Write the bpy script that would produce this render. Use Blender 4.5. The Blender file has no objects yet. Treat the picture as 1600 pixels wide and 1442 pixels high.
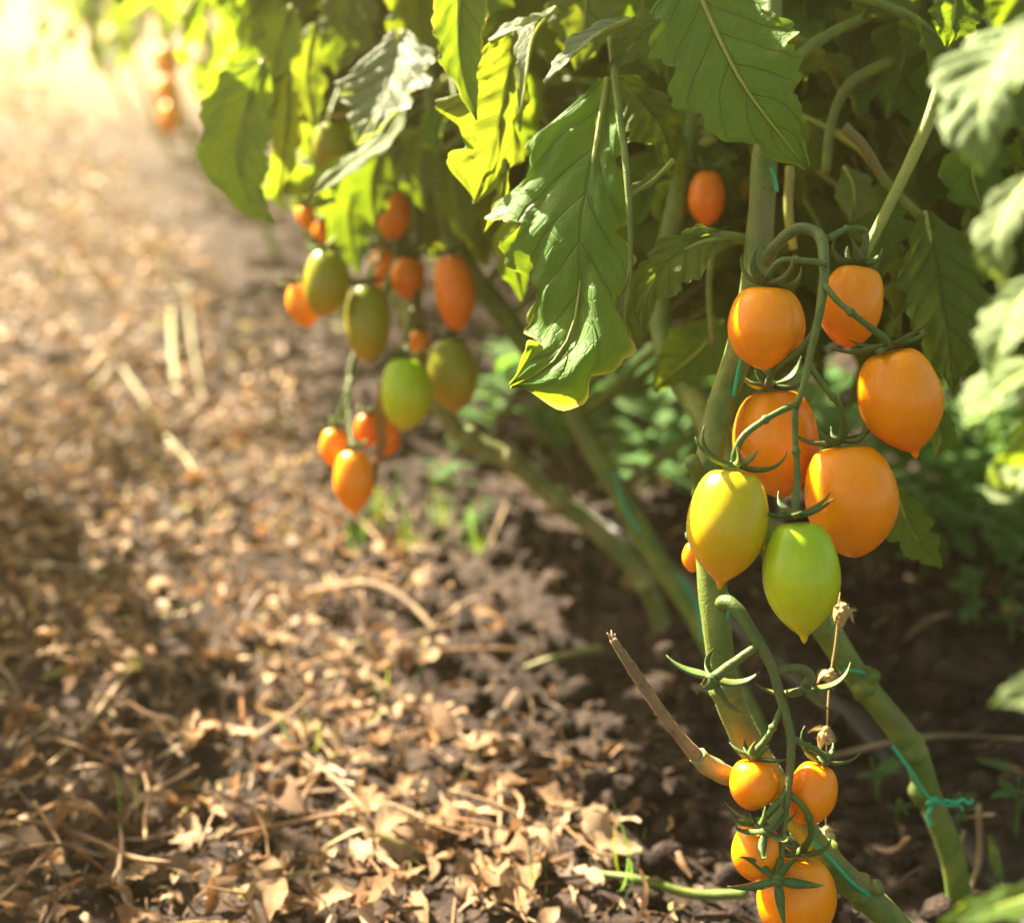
import bpy, math, random
import numpy as np
from mathutils import Vector, Matrix, noise

# ------------------------------------------------------------------ camera, sky, sun, exposure
sc = bpy.context.scene
R = math.radians
FPX = 2222.0                      # focal length in photo pixels (1600 wide)
CAM = Vector((0, 0, 0.58)); PITCH = R(20)
FWD = Vector((0, math.cos(PITCH), -math.sin(PITCH)))
UPV = Vector((0, math.sin(PITCH), math.cos(PITCH)))
RGT = Vector((1, 0, 0))
cd = bpy.data.cameras.new('camera'); cam = bpy.data.objects.new('camera', cd)
sc.collection.objects.link(cam); sc.camera = cam
cam.location = CAM; cam.rotation_euler = (R(90) - PITCH, 0, 0)
cd.sensor_width = 36; cd.lens = 36 * FPX / 1600
cd.clip_start = 0.02; cd.clip_end = 1000
cd.dof.use_dof = True; cd.dof.focus_distance = 0.745; cd.dof.aperture_fstop = 4.0
cd.dof.aperture_blades = 9

SUN_DIR = Vector((-0.52, 0.56, 0.66)).normalized()      # towards the sun
SUN_EL = math.asin(SUN_DIR.z); SUN_AZ = math.atan2(SUN_DIR.x, SUN_DIR.y)
w = bpy.data.worlds.new("World"); sc.world = w; w.use_nodes = True
nt_ = w.node_tree; nt_.nodes.clear()
sky = nt_.nodes.new('ShaderNodeTexSky'); sky.sky_type = 'NISHITA'; sky.sun_disc = False
sky.sun_elevation = SUN_EL; sky.sun_rotation = SUN_AZ; sky.dust_density = 3.0; sky.air_density = 1.0
bg = nt_.nodes.new('ShaderNodeBackground'); bg.inputs['Strength'].default_value = 0.052
wo = nt_.nodes.new('ShaderNodeOutputWorld')
wb = nt_.nodes.new('ShaderNodeMix'); wb.data_type = 'RGBA'; wb.blend_type = 'MULTIPLY'; wb.inputs[0].default_value = 1
wb.inputs[7].default_value = (1.0, 0.90, 0.72, 1)          # the photograph's warm white balance
nt_.links.new(sky.outputs[0], wb.inputs[6]); nt_.links.new(wb.outputs[2], bg.inputs[0]); nt_.links.new(bg.outputs[0], wo.inputs[0])
sl = bpy.data.lights.new('sun', 'SUN'); sl.energy = 5.0; sl.angle = R(0.5); sl.color = (1.0, 0.87, 0.66)
so = bpy.data.objects.new('sun', sl); sc.collection.objects.link(so)
so.rotation_euler = (-SUN_DIR).to_track_quat('-Z', 'Y').to_euler(); so.location = (-3, 3, 4)
sc.view_settings.view_transform = 'Standard'; sc.view_settings.look = 'None'
sc.view_settings.gamma = 1; sc.view_settings.use_curve_mapping = False
sc.view_settings.exposure = 2.85
cy = sc.cycles
cy.max_bounces = 8; cy.diffuse_bounces = 4; cy.glossy_bounces = 3; cy.transmission_bounces = 6
cy.volume_bounces = 0; cy.transparent_max_bounces = 8; cy.use_denoising = True
cy.caustics_reflective = False; cy.caustics_refractive = False; cy.sample_clamp_indirect = 6

rnd = random.Random(7)
nrs = np.random.RandomState(11)

# ------------------------------------------------------------------ helpers
def P(px, py, d):
    """point seen at photo pixel (px, py), d metres in front of the lens"""
    return CAM + d * (FWD + RGT * ((px - 800) / FPX) + UPV * ((721 - py) / FPX))
def G(px, py, z=0.0):
    r = FWD + RGT * ((px - 800) / FPX) + UPV * ((721 - py) / FPX)
    return CAM + r * ((z - CAM.z) / r.z)
def proj(p):
    v = Vector(p) - CAM; d = v.dot(FWD)
    if d < 0.05: return (-9999, -9999, d)
    return (800 + FPX * v.dot(RGT) / d, 721 - FPX * v.dot(UPV) / d, d)

COL = sc.collection
def tag(o, label=None, cat=None, group=None, kind=None):
    if label: o['label'] = label
    if cat: o['category'] = cat
    if group: o['group'] = group
    if kind: o['kind'] = kind
    return o
def world_loc(o):
    v = Vector(o.location)
    while o.parent: o = o.parent; v += Vector(o.location)
    return v
def link(name, me, parent=None, loc=(0, 0, 0), rot=None, scale=None):
    o = bpy.data.objects.new(name, me); COL.objects.link(o)
    if parent: o.parent = parent
    o.location = loc
    if rot is not None: o.rotation_euler = rot
    if scale is not None: o.scale = scale
    return o
def empty(name, loc, label, cat, group=None):
    o = bpy.data.objects.new(name, None); COL.objects.link(o); o.location = loc
    o.empty_display_size = 0.02
    return tag(o, label, cat, group)
def mesh(name, V, F, mat, uv=None, smooth=True):
    me = bpy.data.meshes.new(name)
    me.from_pydata([tuple(v) for v in V], [], F)
    if uv is not None:
        l = me.uv_layers.new(name='UVMap')
        idx = np.empty(len(me.loops), dtype=np.int32); me.loops.foreach_get('vertex_index', idx)
        l.data.foreach_set('uv', np.asarray(uv, dtype=np.float32)[idx].ravel())
    if smooth: me.polygons.foreach_set('use_smooth', [True] * len(me.polygons))
    if mat: me.materials.append(mat)
    me.update(); return me
def mk(name, geo, mat, parent=None, origin=None, uv=None):
    """one mesh object from world-space geometry; its origin is the parent's (or 'origin')"""
    V, F = geo
    o0 = world_loc(parent) if parent else Vector(origin if origin is not None else (0, 0, 0))
    me = mesh(name, [Vector(v) - o0 for v in V], F, mat, uv)
    return link(name, me, parent, (0, 0, 0) if parent else o0)

def catmull(pts, n):
    pts = [Vector(p) for p in pts]
    if len(pts) == 2: return [pts[0].lerp(pts[1], i / n) for i in range(n + 1)]
    q = [2 * pts[0] - pts[1]] + pts + [2 * pts[-1] - pts[-2]]
    L = [0.0]
    for i in range(1, len(pts)): L.append(L[-1] + (pts[i] - pts[i - 1]).length)
    out = []
    for i in range(n + 1):
        s = L[-1] * i / n; k = 0
        while k < len(pts) - 2 and s > L[k + 1]: k += 1
        u = (s - L[k]) / max(1e-9, L[k + 1] - L[k]); u = min(max(u, 0), 1)
        a, b, c, d = q[k], q[k + 1], q[k + 2], q[k + 3]
        out.append(0.5 * (2 * b + (c - a) * u + (2 * a - 5 * b + 4 * c - d) * u * u + (3 * b - a - 3 * c + d) * u ** 3))
    return out
def interp(vals, t):
    n = len(vals) - 1; x = min(max(t, 0), 1) * n; k = min(int(x), n - 1); u = x - k
    u = u * u * (3 - 2 * u) * 0.5 + u * 0.5
    return vals[k] * (1 - u) + vals[k + 1] * u
def tube(pts, radii, n=24, seg=10, bump=0.0, seed=0, ell=None):
    c = catmull(pts, n); V = []; F = []
    up = Vector((0.3, 0.7, 0.2)); prev = None
    for i, p in enumerate(c):
        t = (c[min(i + 1, n)] - c[max(i - 1, 0)]).normalized()
        if prev is None: s = t.cross(up).normalized()
        else: s = (prev - t * prev.dot(t)).normalized()
        prev = s; b = t.cross(s)
        r = interp(radii, i / n)
        for k in range(seg):
            a = 2 * math.pi * k / seg
            rr = r * (1 + bump * noise.noise(Vector((math.cos(a) * 1.2 + seed, math.sin(a) * 1.2, i * 0.35 + seed))))
            V.append(p + (s * math.cos(a) + b * math.sin(a)) * rr)
    for i in range(n):
        for k in range(seg):
            k2 = (k + 1) % seg
            F.append((i * seg + k, i * seg + k2, (i + 1) * seg + k2, (i + 1) * seg + k))
    F.append(tuple(range(seg - 1, -1, -1))); F.append(tuple(n * seg + k for k in range(seg)))
    return V, F
def join(*geos):
    V, F = [], []
    for v, f in geos:
        o = len(V); V += list(v); F += [tuple(i + o for i in q) for q in f]
    return V, F

# ------------------------------------------------------------------ materials
def newmat(name):
    m = bpy.data.materials.new(name); m.use_nodes = True
    n = m.node_tree.nodes; n.clear()
    return m, n, m.node_tree.links
def principled(n, l, **kw):
    b = n.new('ShaderNodeBsdfPrincipled')
    for k, v in kw.items():
        b.inputs[k.replace('_', ' ')].default_value = v
    return b
def ramp(n, stops):
    r = n.new('ShaderNodeValToRGB'); e = r.color_ramp.elements
    while len(e) < len(stops): e.new(0.5)
    for i, (p, c) in enumerate(stops): e[i].position = p; e[i].color = (*c, 1)
    return r
def math_(n, l, op, a, b=None, clamp=False):
    m = n.new('ShaderNodeMath'); m.operation = op; m.use_clamp = clamp
    for i, x in enumerate((a, b)):
        if x is None: continue
        if isinstance(x, (int, float)): m.inputs[i].default_value = x
        else: l.new(x, m.inputs[i])
    return m.outputs[0]
def mixc(n, l, fac, a, b, mode='MIX'):
    m = n.new('ShaderNodeMix'); m.data_type = 'RGBA'; m.blend_type = mode
    for s, x in ((m.inputs[0], fac), (m.inputs[6], a), (m.inputs[7], b)):
        if isinstance(x, (int, float)): s.default_value = x
        elif isinstance(x, tuple): s.default_value = (*x, 1)
        else: l.new(x, s)
    return m.outputs[2]
def maprange(n, l, x, a, b, c=0.0, d=1.0):
    m = n.new('ShaderNodeMapRange'); m.interpolation_type = 'SMOOTHSTEP'
    l.new(x, m.inputs[0])
    for i, v in enumerate((a, b, c, d)): m.inputs[i + 1].default_value = v
    return m.outputs[0]

def leaf_material(name, top, under, trans, vein, edge=None, rough=0.58, tw=0.50, nv=7.0, coarse=1.0, spec=0.32):
    m, n, l = newmat(name)
    uv = n.new('ShaderNodeUVMap'); uv.uv_map = 'UVMap'
    sp = n.new('ShaderNodeSeparateXYZ'); l.new(uv.outputs[0], sp.inputs[0])
    a = math_(n, l, 'ABSOLUTE', math_(n, l, 'MULTIPLY', math_(n, l, 'SUBTRACT', sp.outputs[0], 0.5), 2.0))
    mid = maprange(n, l, a, 0.0, 0.045, 1, 0)
    x = math_(n, l, 'SUBTRACT', math_(n, l, 'MULTIPLY', sp.outputs[1], nv), math_(n, l, 'MULTIPLY', a, 1.7))
    fr = math_(n, l, 'ABSOLUTE', math_(n, l, 'SUBTRACT', math_(n, l, 'FRACT', x), 0.5))
    lat = maprange(n, l, fr, 0.0, 0.075, 1, 0)
    vo = n.new('ShaderNodeTexVoronoi'); vo.feature = 'DISTANCE_TO_EDGE'
    mp = n.new('ShaderNodeMapping'); mp.inputs['Scale'].default_value = (13 * coarse, 22 * coarse, 1)
    l.new(uv.outputs[0], mp.inputs[0]); l.new(mp.outputs[0], vo.inputs['Vector']); vo.inputs['Scale'].default_value = 1.0
    net = maprange(n, l, vo.outputs['Distance'], 0.0, 0.10, 1, 0)
    v0 = math_(n, l, 'MAXIMUM', mid, math_(n, l, 'MULTIPLY', lat, 0.75))
    veins = math_(n, l, 'MAXIMUM', v0, math_(n, l, 'MULTIPLY', net, 0.13))
    geo = n.new('ShaderNodeNewGeometry'); oi = n.new('ShaderNodeObjectInfo')
    tc = n.new('ShaderNodeTexCoord')
    nz = n.new('ShaderNodeTexNoise'); nz.inputs['Scale'].default_value = 45; nz.inputs['Detail'].default_value = 4
    l.new(tc.outputs['Object'], nz.inputs['Vector'])
    base = mixc(n, l, geo.outputs['Backfacing'], top, under)
    base = mixc(n, l, math_(n, l, 'MULTIPLY', maprange(n, l, nz.outputs[0], 0.35, 0.7), 0.35), base, tuple(min(1, c * 1.45 + 0.004) for c in top))
    base = mixc(n, l, math_(n, l, 'MULTIPLY', veins, 0.7), base, vein)
    hs = n.new('ShaderNodeHueSaturation')
    l.new(math_(n, l, 'ADD', math_(n, l, 'MULTIPLY', oi.outputs['Random'], 0.035), 0.48), hs.inputs['Hue'])
    l.new(math_(n, l, 'ADD', math_(n, l, 'MULTIPLY', oi.outputs['Random'], 0.5), 0.8), hs.inputs['Value'])
    l.new(base, hs.inputs['Color']); base = hs.outputs[0]
    tcol = mixc(n, l, math_(n, l, 'MULTIPLY', veins, 0.6), trans, tuple(c * 0.28 for c in trans))
    tcol = mixc(n, l, math_(n, l, 'MULTIPLY', maprange(n, l, nz.outputs[0], 0.4, 0.7), 0.3), tcol, tuple(c * 0.6 for c in trans))
    if edge:
        e = math_(n, l, 'MULTIPLY', maprange(n, l, math_(n, l, 'ADD', a, math_(n, l, 'MULTIPLY', math_(n, l, 'SUBTRACT', nz.outputs[0], 0.5), 0.35)), 0.9, 1.02), 0.85)
        base = mixc(n, l, e, base, edge); tcol = mixc(n, l, e, tcol, tuple(min(1, c * 1.3) for c in edge))
    b = principled(n, l, Roughness=rough, Specular_IOR_Level=spec, Sheen_Weight=0.12, Sheen_Roughness=0.5)
    l.new(base, b.inputs['Base Color'])
    t = n.new('ShaderNodeBsdfTranslucent'); l.new(tcol, t.inputs[0])
    bp = n.new('ShaderNodeBump'); bp.inputs['Strength'].default_value = 0.8; bp.inputs['Distance'].default_value = 0.0026
    hgt = math_(n, l, 'ADD', math_(n, l, 'MULTIPLY', veins, -1.0), math_(n, l, 'MULTIPLY', nz.outputs[0], 0.5))
    l.new(hgt, bp.inputs['Height']); l.new(bp.outputs[0], b.inputs['Normal'])
    mx = n.new('ShaderNodeMixShader'); mx.inputs[0].default_value = tw
    l.new(b.outputs[0], mx.inputs[1]); l.new(t.outputs[0], mx.inputs[2])
    o = n.new('ShaderNodeOutputMaterial'); l.new(mx.outputs[0], o.inputs[0])
    return m

GREEN = dict(top=(0.080, 0.175, 0.012), under=(0.125, 0.205, 0.040), trans=(0.29, 0.42, 0.012), vein=(0.17, 0.27, 0.045))
M_LEAF = leaf_material('leaf_green', **GREEN)
M_LEAF_EDGE = leaf_material('leaf_green_yellow_edge', edge=(0.55, 0.42, 0.08), **GREEN)
M_LEAF_YOUNG = leaf_material('leaf_yellow_green', (0.10, 0.19, 0.014), (0.15, 0.23, 0.05), (0.33, 0.41, 0.016), (0.24, 0.32, 0.06), tw=0.55)
M_LEAF_PALE = leaf_material('leaf_pale_sun_sheen', (0.20, 0.245, 0.125), (0.20, 0.24, 0.12), (0.36, 0.44, 0.07), (0.11, 0.15, 0.06), rough=0.55, spec=0.3, tw=0.38)  # lightened leaf green: the silvery sheen of sunlight is put into the colour
M_LEAF_NEAR = leaf_material('leaf_painted_sunlit', (0.18, 0.245, 0.09), (0.17, 0.23, 0.07), (0.30, 0.42, 0.03), (0.10, 0.17, 0.04), rough=0.6, spec=0.3, tw=0.4)  # paler copy of the leaf green, with strong sunlight painted into it
M_WEED = leaf_material('weed_leaf', (0.10, 0.24, 0.045), (0.09, 0.16, 0.06), (0.2, 0.4, 0.05), (0.1, 0.2, 0.06))
M_DRYHANG = leaf_material('withered_leaf', (0.24, 0.13, 0.06), (0.28, 0.17, 0.09), (0.4, 0.2, 0.06), (0.16, 0.09, 0.04), rough=0.8, tw=0.25)

def stem_material(name, c1, c2, c3, rough=0.6, sheen=0.07):
    m, n, l = newmat(name)
    tc = n.new('ShaderNodeTexCoord')
    nz = n.new('ShaderNodeTexNoise'); nz.inputs['Scale'].default_value = 60; nz.inputs['Detail'].default_value = 5
    l.new(tc.outputs['Object'], nz.inputs['Vector'])
    nz2 = n.new('ShaderNodeTexNoise'); nz2.inputs['Scale'].default_value = 14; nz2.inputs['Detail'].default_value = 2
    l.new(tc.outputs['Object'], nz2.inputs['Vector'])
    c = mixc(n, l, maprange(n, l, nz.outputs[0], 0.38, 0.66), c1, c2)
    c = mixc(n, l, maprange(n, l, nz2.outputs[0], 0.52, 0.70), c, c3)
    fl = n.new('ShaderNodeTexNoise'); fl.inputs['Scale'].default_value = 260; fl.inputs['Detail'].default_value = 4
    l.new(tc.outputs['Object'], fl.inputs['Vector'])
    c = mixc(n, l, math_(n, l, 'MULTIPLY', maprange(n, l, fl.outputs[0], 0.58, 0.70), 0.5), c, tuple(x * 0.45 for x in c3))
    b = principled(n, l, Roughness=rough, Sheen_Weight=sheen, Sheen_Roughness=0.35, Subsurface_Weight=0.08, Subsurface_Scale=0.004)
    b.inputs['Sheen Tint'].default_value = (0.85, 0.88, 0.5, 1)
    l.new(c, b.inputs['Base Color'])
    hair = n.new('ShaderNodeTexNoise'); hair.inputs['Scale'].default_value = 900
    l.new(tc.outputs['Object'], hair.inputs['Vector'])
    bp = n.new('ShaderNodeBump'); bp.inputs['Strength'].default_value = 0.5; bp.inputs['Distance'].default_value = 0.0008
    l.new(math_(n, l, 'ADD', hair.outputs[0], nz.outputs[0]), bp.inputs['Height']); l.new(bp.outputs[0], b.inputs['Normal'])
    o = n.new('ShaderNodeOutputMaterial'); l.new(b.outputs[0], o.inputs[0])
    return m
M_STEM = stem_material('tomato_stem', (0.085, 0.150, 0.012), (0.165, 0.215, 0.026), (0.16, 0.135, 0.035))
M_STEM_OLD = stem_material('old_woody_stem', (0.13, 0.18, 0.035), (0.22, 0.24, 0.07), (0.34, 0.27, 0.12))
M_TRUSS = stem_material('fruit_stalk', (0.060, 0.120, 0.014), (0.105, 0.165, 0.024), (0.11, 0.125, 0.025))
M_SEPAL = stem_material('calyx_green', (0.048, 0.120, 0.018), (0.085, 0.165, 0.030), (0.10, 0.125, 0.028))
M_PETIOLE = stem_material('petiole_yellow_green', (0.24, 0.30, 0.035), (0.30, 0.34, 0.055), (0.24, 0.24, 0.05))
M_TWIG = stem_material('dry_twig', (0.20, 0.13, 0.06), (0.30, 0.21, 0.11), (0.13, 0.08, 0.04), rough=0.75, sheen=0.1)
M_STRAWGREEN = stem_material('fading_stalk', (0.16, 0.18, 0.05), (0.24, 0.21, 0.08), (0.27, 0.20, 0.09), rough=0.6)
M_DRYCALYX = stem_material('dried_calyx', (0.42, 0.30, 0.10), (0.52, 0.40, 0.16), (0.32, 0.2, 0.08), rough=0.7)

def fruit_material(name, stops, gloss=0.27, sss=0.35, streak=None):
    """stops: colours along the fruit from its shoulder (0) to its tip (1)"""
    m, n, l = newmat(name)
    uv = n.new('ShaderNodeUVMap'); uv.uv_map = 'UVMap'
    sp = n.new('ShaderNodeSeparateXYZ'); l.new(uv.outputs[0], sp.inputs[0])
    tc = n.new('ShaderNodeTexCoord')
    nz = n.new('ShaderNodeTexNoise'); nz.inputs['Scale'].default_value = 38; nz.inputs['Detail'].default_value = 3
    l.new(tc.outputs['Object'], nz.inputs['Vector'])
    x = math_(n, l, 'ADD', sp.outputs[1], math_(n, l, 'MULTIPLY', math_(n, l, 'SUBTRACT', nz.outputs[0], 0.5), 0.25))
    r = ramp(n, stops); l.new(x, r.inputs[0]); c = r.outputs[0]
    fine = n.new('ShaderNodeTexNoise'); fine.inputs['Scale'].default_value = 420; fine.inputs['Detail'].default_value = 2
    l.new(tc.outputs['Object'], fine.inputs['Vector'])
    if streak:
        st = n.new('ShaderNodeTexNoise'); st.inputs['Scale'].default_value = 1.0; st.inputs['Detail'].default_value = 4
        mp = n.new('ShaderNodeMapping'); mp.inputs['Scale'].default_value = (16, 2.2, 1)
        l.new(uv.outputs[0], mp.inputs[0]); l.new(mp.outputs[0], st.inputs['Vector'])
        c = mixc(n, l, math_(n, l, 'MULTIPLY', maprange(n, l, st.outputs[0], 0.45, 0.75), 0.45), c, streak)
    mo = n.new('ShaderNodeTexNoise'); mo.inputs['Scale'].default_value = 110; mo.inputs['Detail'].default_value = 5
    l.new(tc.outputs['Object'], mo.inputs['Vector'])
    c = mixc(n, l, 1.0, c, mixc(n, l, maprange(n, l, mo.outputs[0], 0.3, 0.7), (0.97, 0.94, 0.9), (1.02, 1.04, 1.03)), 'MULTIPLY')
    vs = n.new('ShaderNodeTexVoronoi'); vs.inputs['Scale'].default_value = 230; l.new(tc.outputs['Object'], vs.inputs['Vector'])
    c = mixc(n, l, math_(n, l, 'MULTIPLY', maprange(n, l, vs.outputs['Distance'], 0.16, 0.05), 0.22), c, (0.95, 0.72, 0.25))
    c = mixc(n, l, math_(n, l, 'MULTIPLY', maprange(n, l, sp.outputs[1], 0.97, 1.0), 0.6), c, (0.30, 0.17, 0.05))
    c = mixc(n, l, math_(n, l, 'MULTIPLY', maprange(n, l, fine.outputs[0], 0.6, 0.75), 0.14), c, (0.9, 0.65, 0.2))
    b = principled(n, l, Roughness=gloss, Specular_IOR_Level=0.32, Subsurface_Weight=sss, Subsurface_Scale=0.009, Coat_Weight=0.06, Coat_Roughness=0.06)
    b.inputs['Subsurface Radius'].default_value = (1.0, 0.45, 0.1)
    l.new(c, b.inputs['Base Color'])
    rr = maprange(n, l, nz.outputs[0], 0.3, 0.7, gloss * 0.85, gloss * 1.35); l.new(rr, b.inputs['Roughness'])
    bp = n.new('ShaderNodeBump'); bp.inputs['Strength'].default_value = 0.05; bp.inputs['Distance'].default_value = 0.001
    l.new(fine.outputs[0], bp.inputs['Height']); l.new(bp.outputs[0], b.inputs['Normal'])
    o = n.new('ShaderNodeOutputMaterial'); l.new(b.outputs[0], o.inputs[0])
    return m
M_ORANGE = fruit_material('tomato_orange', [(0.0, (0.92, 0.34, 0.001)), (0.4, (0.94, 0.30, 0.001)), (1.0, (0.94, 0.265, 0.001))])
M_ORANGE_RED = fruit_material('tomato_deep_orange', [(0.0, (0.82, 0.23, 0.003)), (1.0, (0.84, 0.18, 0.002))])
M_YELLOW = fruit_material('tomato_yellow', [(0.0, (0.50, 0.47, 0.008)), (0.45, (0.56, 0.44, 0.006)), (0.8, (0.70, 0.38, 0.005)), (1.0, (0.76, 0.30, 0.004))])
M_GREEN = fruit_material('tomato_green', [(0.0, (0.26, 0.47, 0.006)), (0.4, (0.40, 0.55, 0.008)), (0.85, (0.54, 0.56, 0.010)), (1.0, (0.58, 0.46, 0.01))], streak=(0.52, 0.62, 0.05))
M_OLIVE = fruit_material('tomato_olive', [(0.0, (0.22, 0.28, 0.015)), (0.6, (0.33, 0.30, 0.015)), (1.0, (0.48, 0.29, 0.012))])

def simple(name, col, rough=0.6, **kw):
    m, n, l = newmat(name)
    tc = n.new('ShaderNodeTexCoord')
    nz = n.new('ShaderNodeTexNoise'); nz.inputs['Scale'].default_value = 80; nz.inputs['Detail'].default_value = 4
    l.new(tc.outputs['Object'], nz.inputs['Vector'])
    b = principled(n, l, Roughness=rough, **kw)
    l.new(mixc(n, l, nz.outputs[0], tuple(c * 0.65 for c in col), tuple(min(1, c * 1.3) for c in col)), b.inputs['Base Color'])
    o = n.new('ShaderNodeOutputMaterial'); l.new(b.outputs[0], o.inputs[0]); return m
M_TWINE = simple('green_twine', (0.012, 0.36, 0.17), 0.35)
M_HOSE = simple('black_hose', (0.020, 0.019, 0.018), 0.62)

def soil_material():
    m, n, l = newmat('soil')
    tc = n.new('ShaderNodeTexCoord')
    def nz(s, d=6):
        t = n.new('ShaderNodeTexNoise'); t.inputs['Scale'].default_value = s; t.inputs['Detail'].default_value = d
        l.new(tc.outputs['Object'], t.inputs['Vector']); return t.outputs[0]
    a, b_, c_ = nz(5), nz(60), nz(320, 3)
    col = mixc(n, l, maprange(n, l, b_, 0.35, 0.68), (0.014, 0.010, 0.008), (0.055, 0.037, 0.028))
    col = mixc(n, l, math_(n, l, 'MULTIPLY', maprange(n, l, a, 0.45, 0.7), 0.5), col, (0.095, 0.066, 0.048))
    col = mixc(n, l, math_(n, l, 'MULTIPLY', maprange(n, l, c_, 0.6, 0.75), 0.35), col, (0.16, 0.115, 0.085))
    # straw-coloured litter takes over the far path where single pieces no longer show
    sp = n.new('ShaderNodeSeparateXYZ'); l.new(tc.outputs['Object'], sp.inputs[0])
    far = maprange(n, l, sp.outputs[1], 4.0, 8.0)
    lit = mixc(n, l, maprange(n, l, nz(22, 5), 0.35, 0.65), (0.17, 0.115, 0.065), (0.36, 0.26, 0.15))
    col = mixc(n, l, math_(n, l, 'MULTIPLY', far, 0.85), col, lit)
    b = principled(n, l, Roughness=0.92, Specular_IOR_Level=0.2)
    l.new(col, b.inputs['Base Color'])
    bp = n.new('ShaderNodeBump'); bp.inputs['Strength'].default_value = 1.0; bp.inputs['Distance'].default_value = 0.006
    l.new(math_(n, l, 'ADD', b_, math_(n, l, 'MULTIPLY', c_, 0.5)), bp.inputs['Height']); l.new(bp.outputs[0], b.inputs['Normal'])
    o = n.new('ShaderNodeOutputMaterial'); l.new(b.outputs[0], o.inputs[0]); return m
M_SOIL = soil_material()

def litter_material(name, attr=None, stops=None):
    m, n, l = newmat(name)
    tc = n.new('ShaderNodeTexCoord')
    if attr:
        at = n.new('ShaderNodeAttribute'); at.attribute_name = attr; col = at.outputs['Color']
    else:
        oi = n.new('ShaderNodeObjectInfo'); r = ramp(n, stops); l.new(oi.outputs['Random'], r.inputs[0]); col = r.outputs[0]
    nz = n.new('ShaderNodeTexNoise'); nz.inputs['Scale'].default_value = 90; nz.inputs['Detail'].default_value = 4
    l.new(tc.outputs['Object'], nz.inputs['Vector'])
    col = mixc(n, l, 1.0, col, mixc(n, l, maprange(n, l, nz.outputs[0], 0.3, 0.7), (0.6, 0.55, 0.5), (1.25, 1.2, 1.12)), 'MULTIPLY')
    b = principled(n, l, Roughness=0.62, Specular_IOR_Level=0.35)
    l.new(col, b.inputs['Base Color'])
    bp = n.new('ShaderNodeBump'); bp.inputs['Strength'].default_value = 0.6; bp.inputs['Distance'].default_value = 0.002
    l.new(nz.outputs[0], bp.inputs['Height']); l.new(bp.outputs[0], b.inputs['Normal'])
    t = n.new('ShaderNodeBsdfTranslucent'); l.new(col, t.inputs[0])
    mx = n.new('ShaderNodeMixShader'); mx.inputs[0].default_value = 0.22
    l.new(b.outputs[0], mx.inputs[1]); l.new(t.outputs[0], mx.inputs[2])
    o = n.new('ShaderNodeOutputMaterial'); l.new(mx.outputs[0], o.inputs[0]); return m
M_LITTER = litter_material('litter', attr='col')
M_DRY = {'pale': litter_material('dry_leaf_pale', stops=[(0, (0.40, 0.27, 0.15)), (0.5, (0.48, 0.34, 0.20)), (1, (0.55, 0.43, 0.30))]),
         'tan': litter_material('dry_leaf_tan', stops=[(0, (0.26, 0.155, 0.075)), (0.5, (0.34, 0.205, 0.10)), (1, (0.38, 0.27, 0.145))]),
         'brown': litter_material('dry_leaf_brown', stops=[(0, (0.13, 0.078, 0.042)), (0.6, (0.22, 0.125, 0.06)), (1, (0.32, 0.17, 0.065))])}

# ------------------------------------------------------------------ ground
ROW0 = G(1512, 1405); ROWDIR = (G(1040, 962) - ROW0).normalized()
def row_dist(x, y):          # signed distance from the planted row, positive on the right
    return (x - ROW0.x) * ROWDIR.y - (y - ROW0.y) * ROWDIR.x
def gz(x, y):
    d = row_dist(x, y)
    far = max(0.0, 1 - max(0, y - 5) / 10)
    h = 0.016 * noise.noise(Vector((x * 2.2, y * 2.2, 0))) + 0.007 * noise.noise(Vector((x * 9, y * 9, 3)))
    h += 0.0075 * noise.noise(Vector((x * 31, y * 31, 5))) + 0.0045 * noise.noise(Vector((x * 70, y * 70, 9)))
    return h * far - 0.010
def axis(a, b, step, lim, g=1.16):
    v = list(np.arange(a, b + 1e-6, step)); s = step; lo, hi = v[0], v[-1]
    while hi < lim: s *= g; hi += s; v.append(hi)
    s = step; L = []
    while lo > -lim: s *= g; lo -= s; L.append(lo)
    return L[::-1] + v
xs = axis(-1.4, 1.0, 0.011, 150); ys = axis(0.5, 3.2, 0.012, 200)
V = [(x, y, gz(x, y) if abs(x) < 15 and -2 < y < 16 else -0.010) for y in ys for x in xs]
nx = len(xs)
F = [(j * nx + i, j * nx + i + 1, (j + 1) * nx + i + 1, (j + 1) * nx + i) for j in range(len(ys) - 1) for i in range(nx - 1)]
ground = link('ground', mesh('ground', V, F, M_SOIL)); tag(ground, kind='structure')

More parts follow.
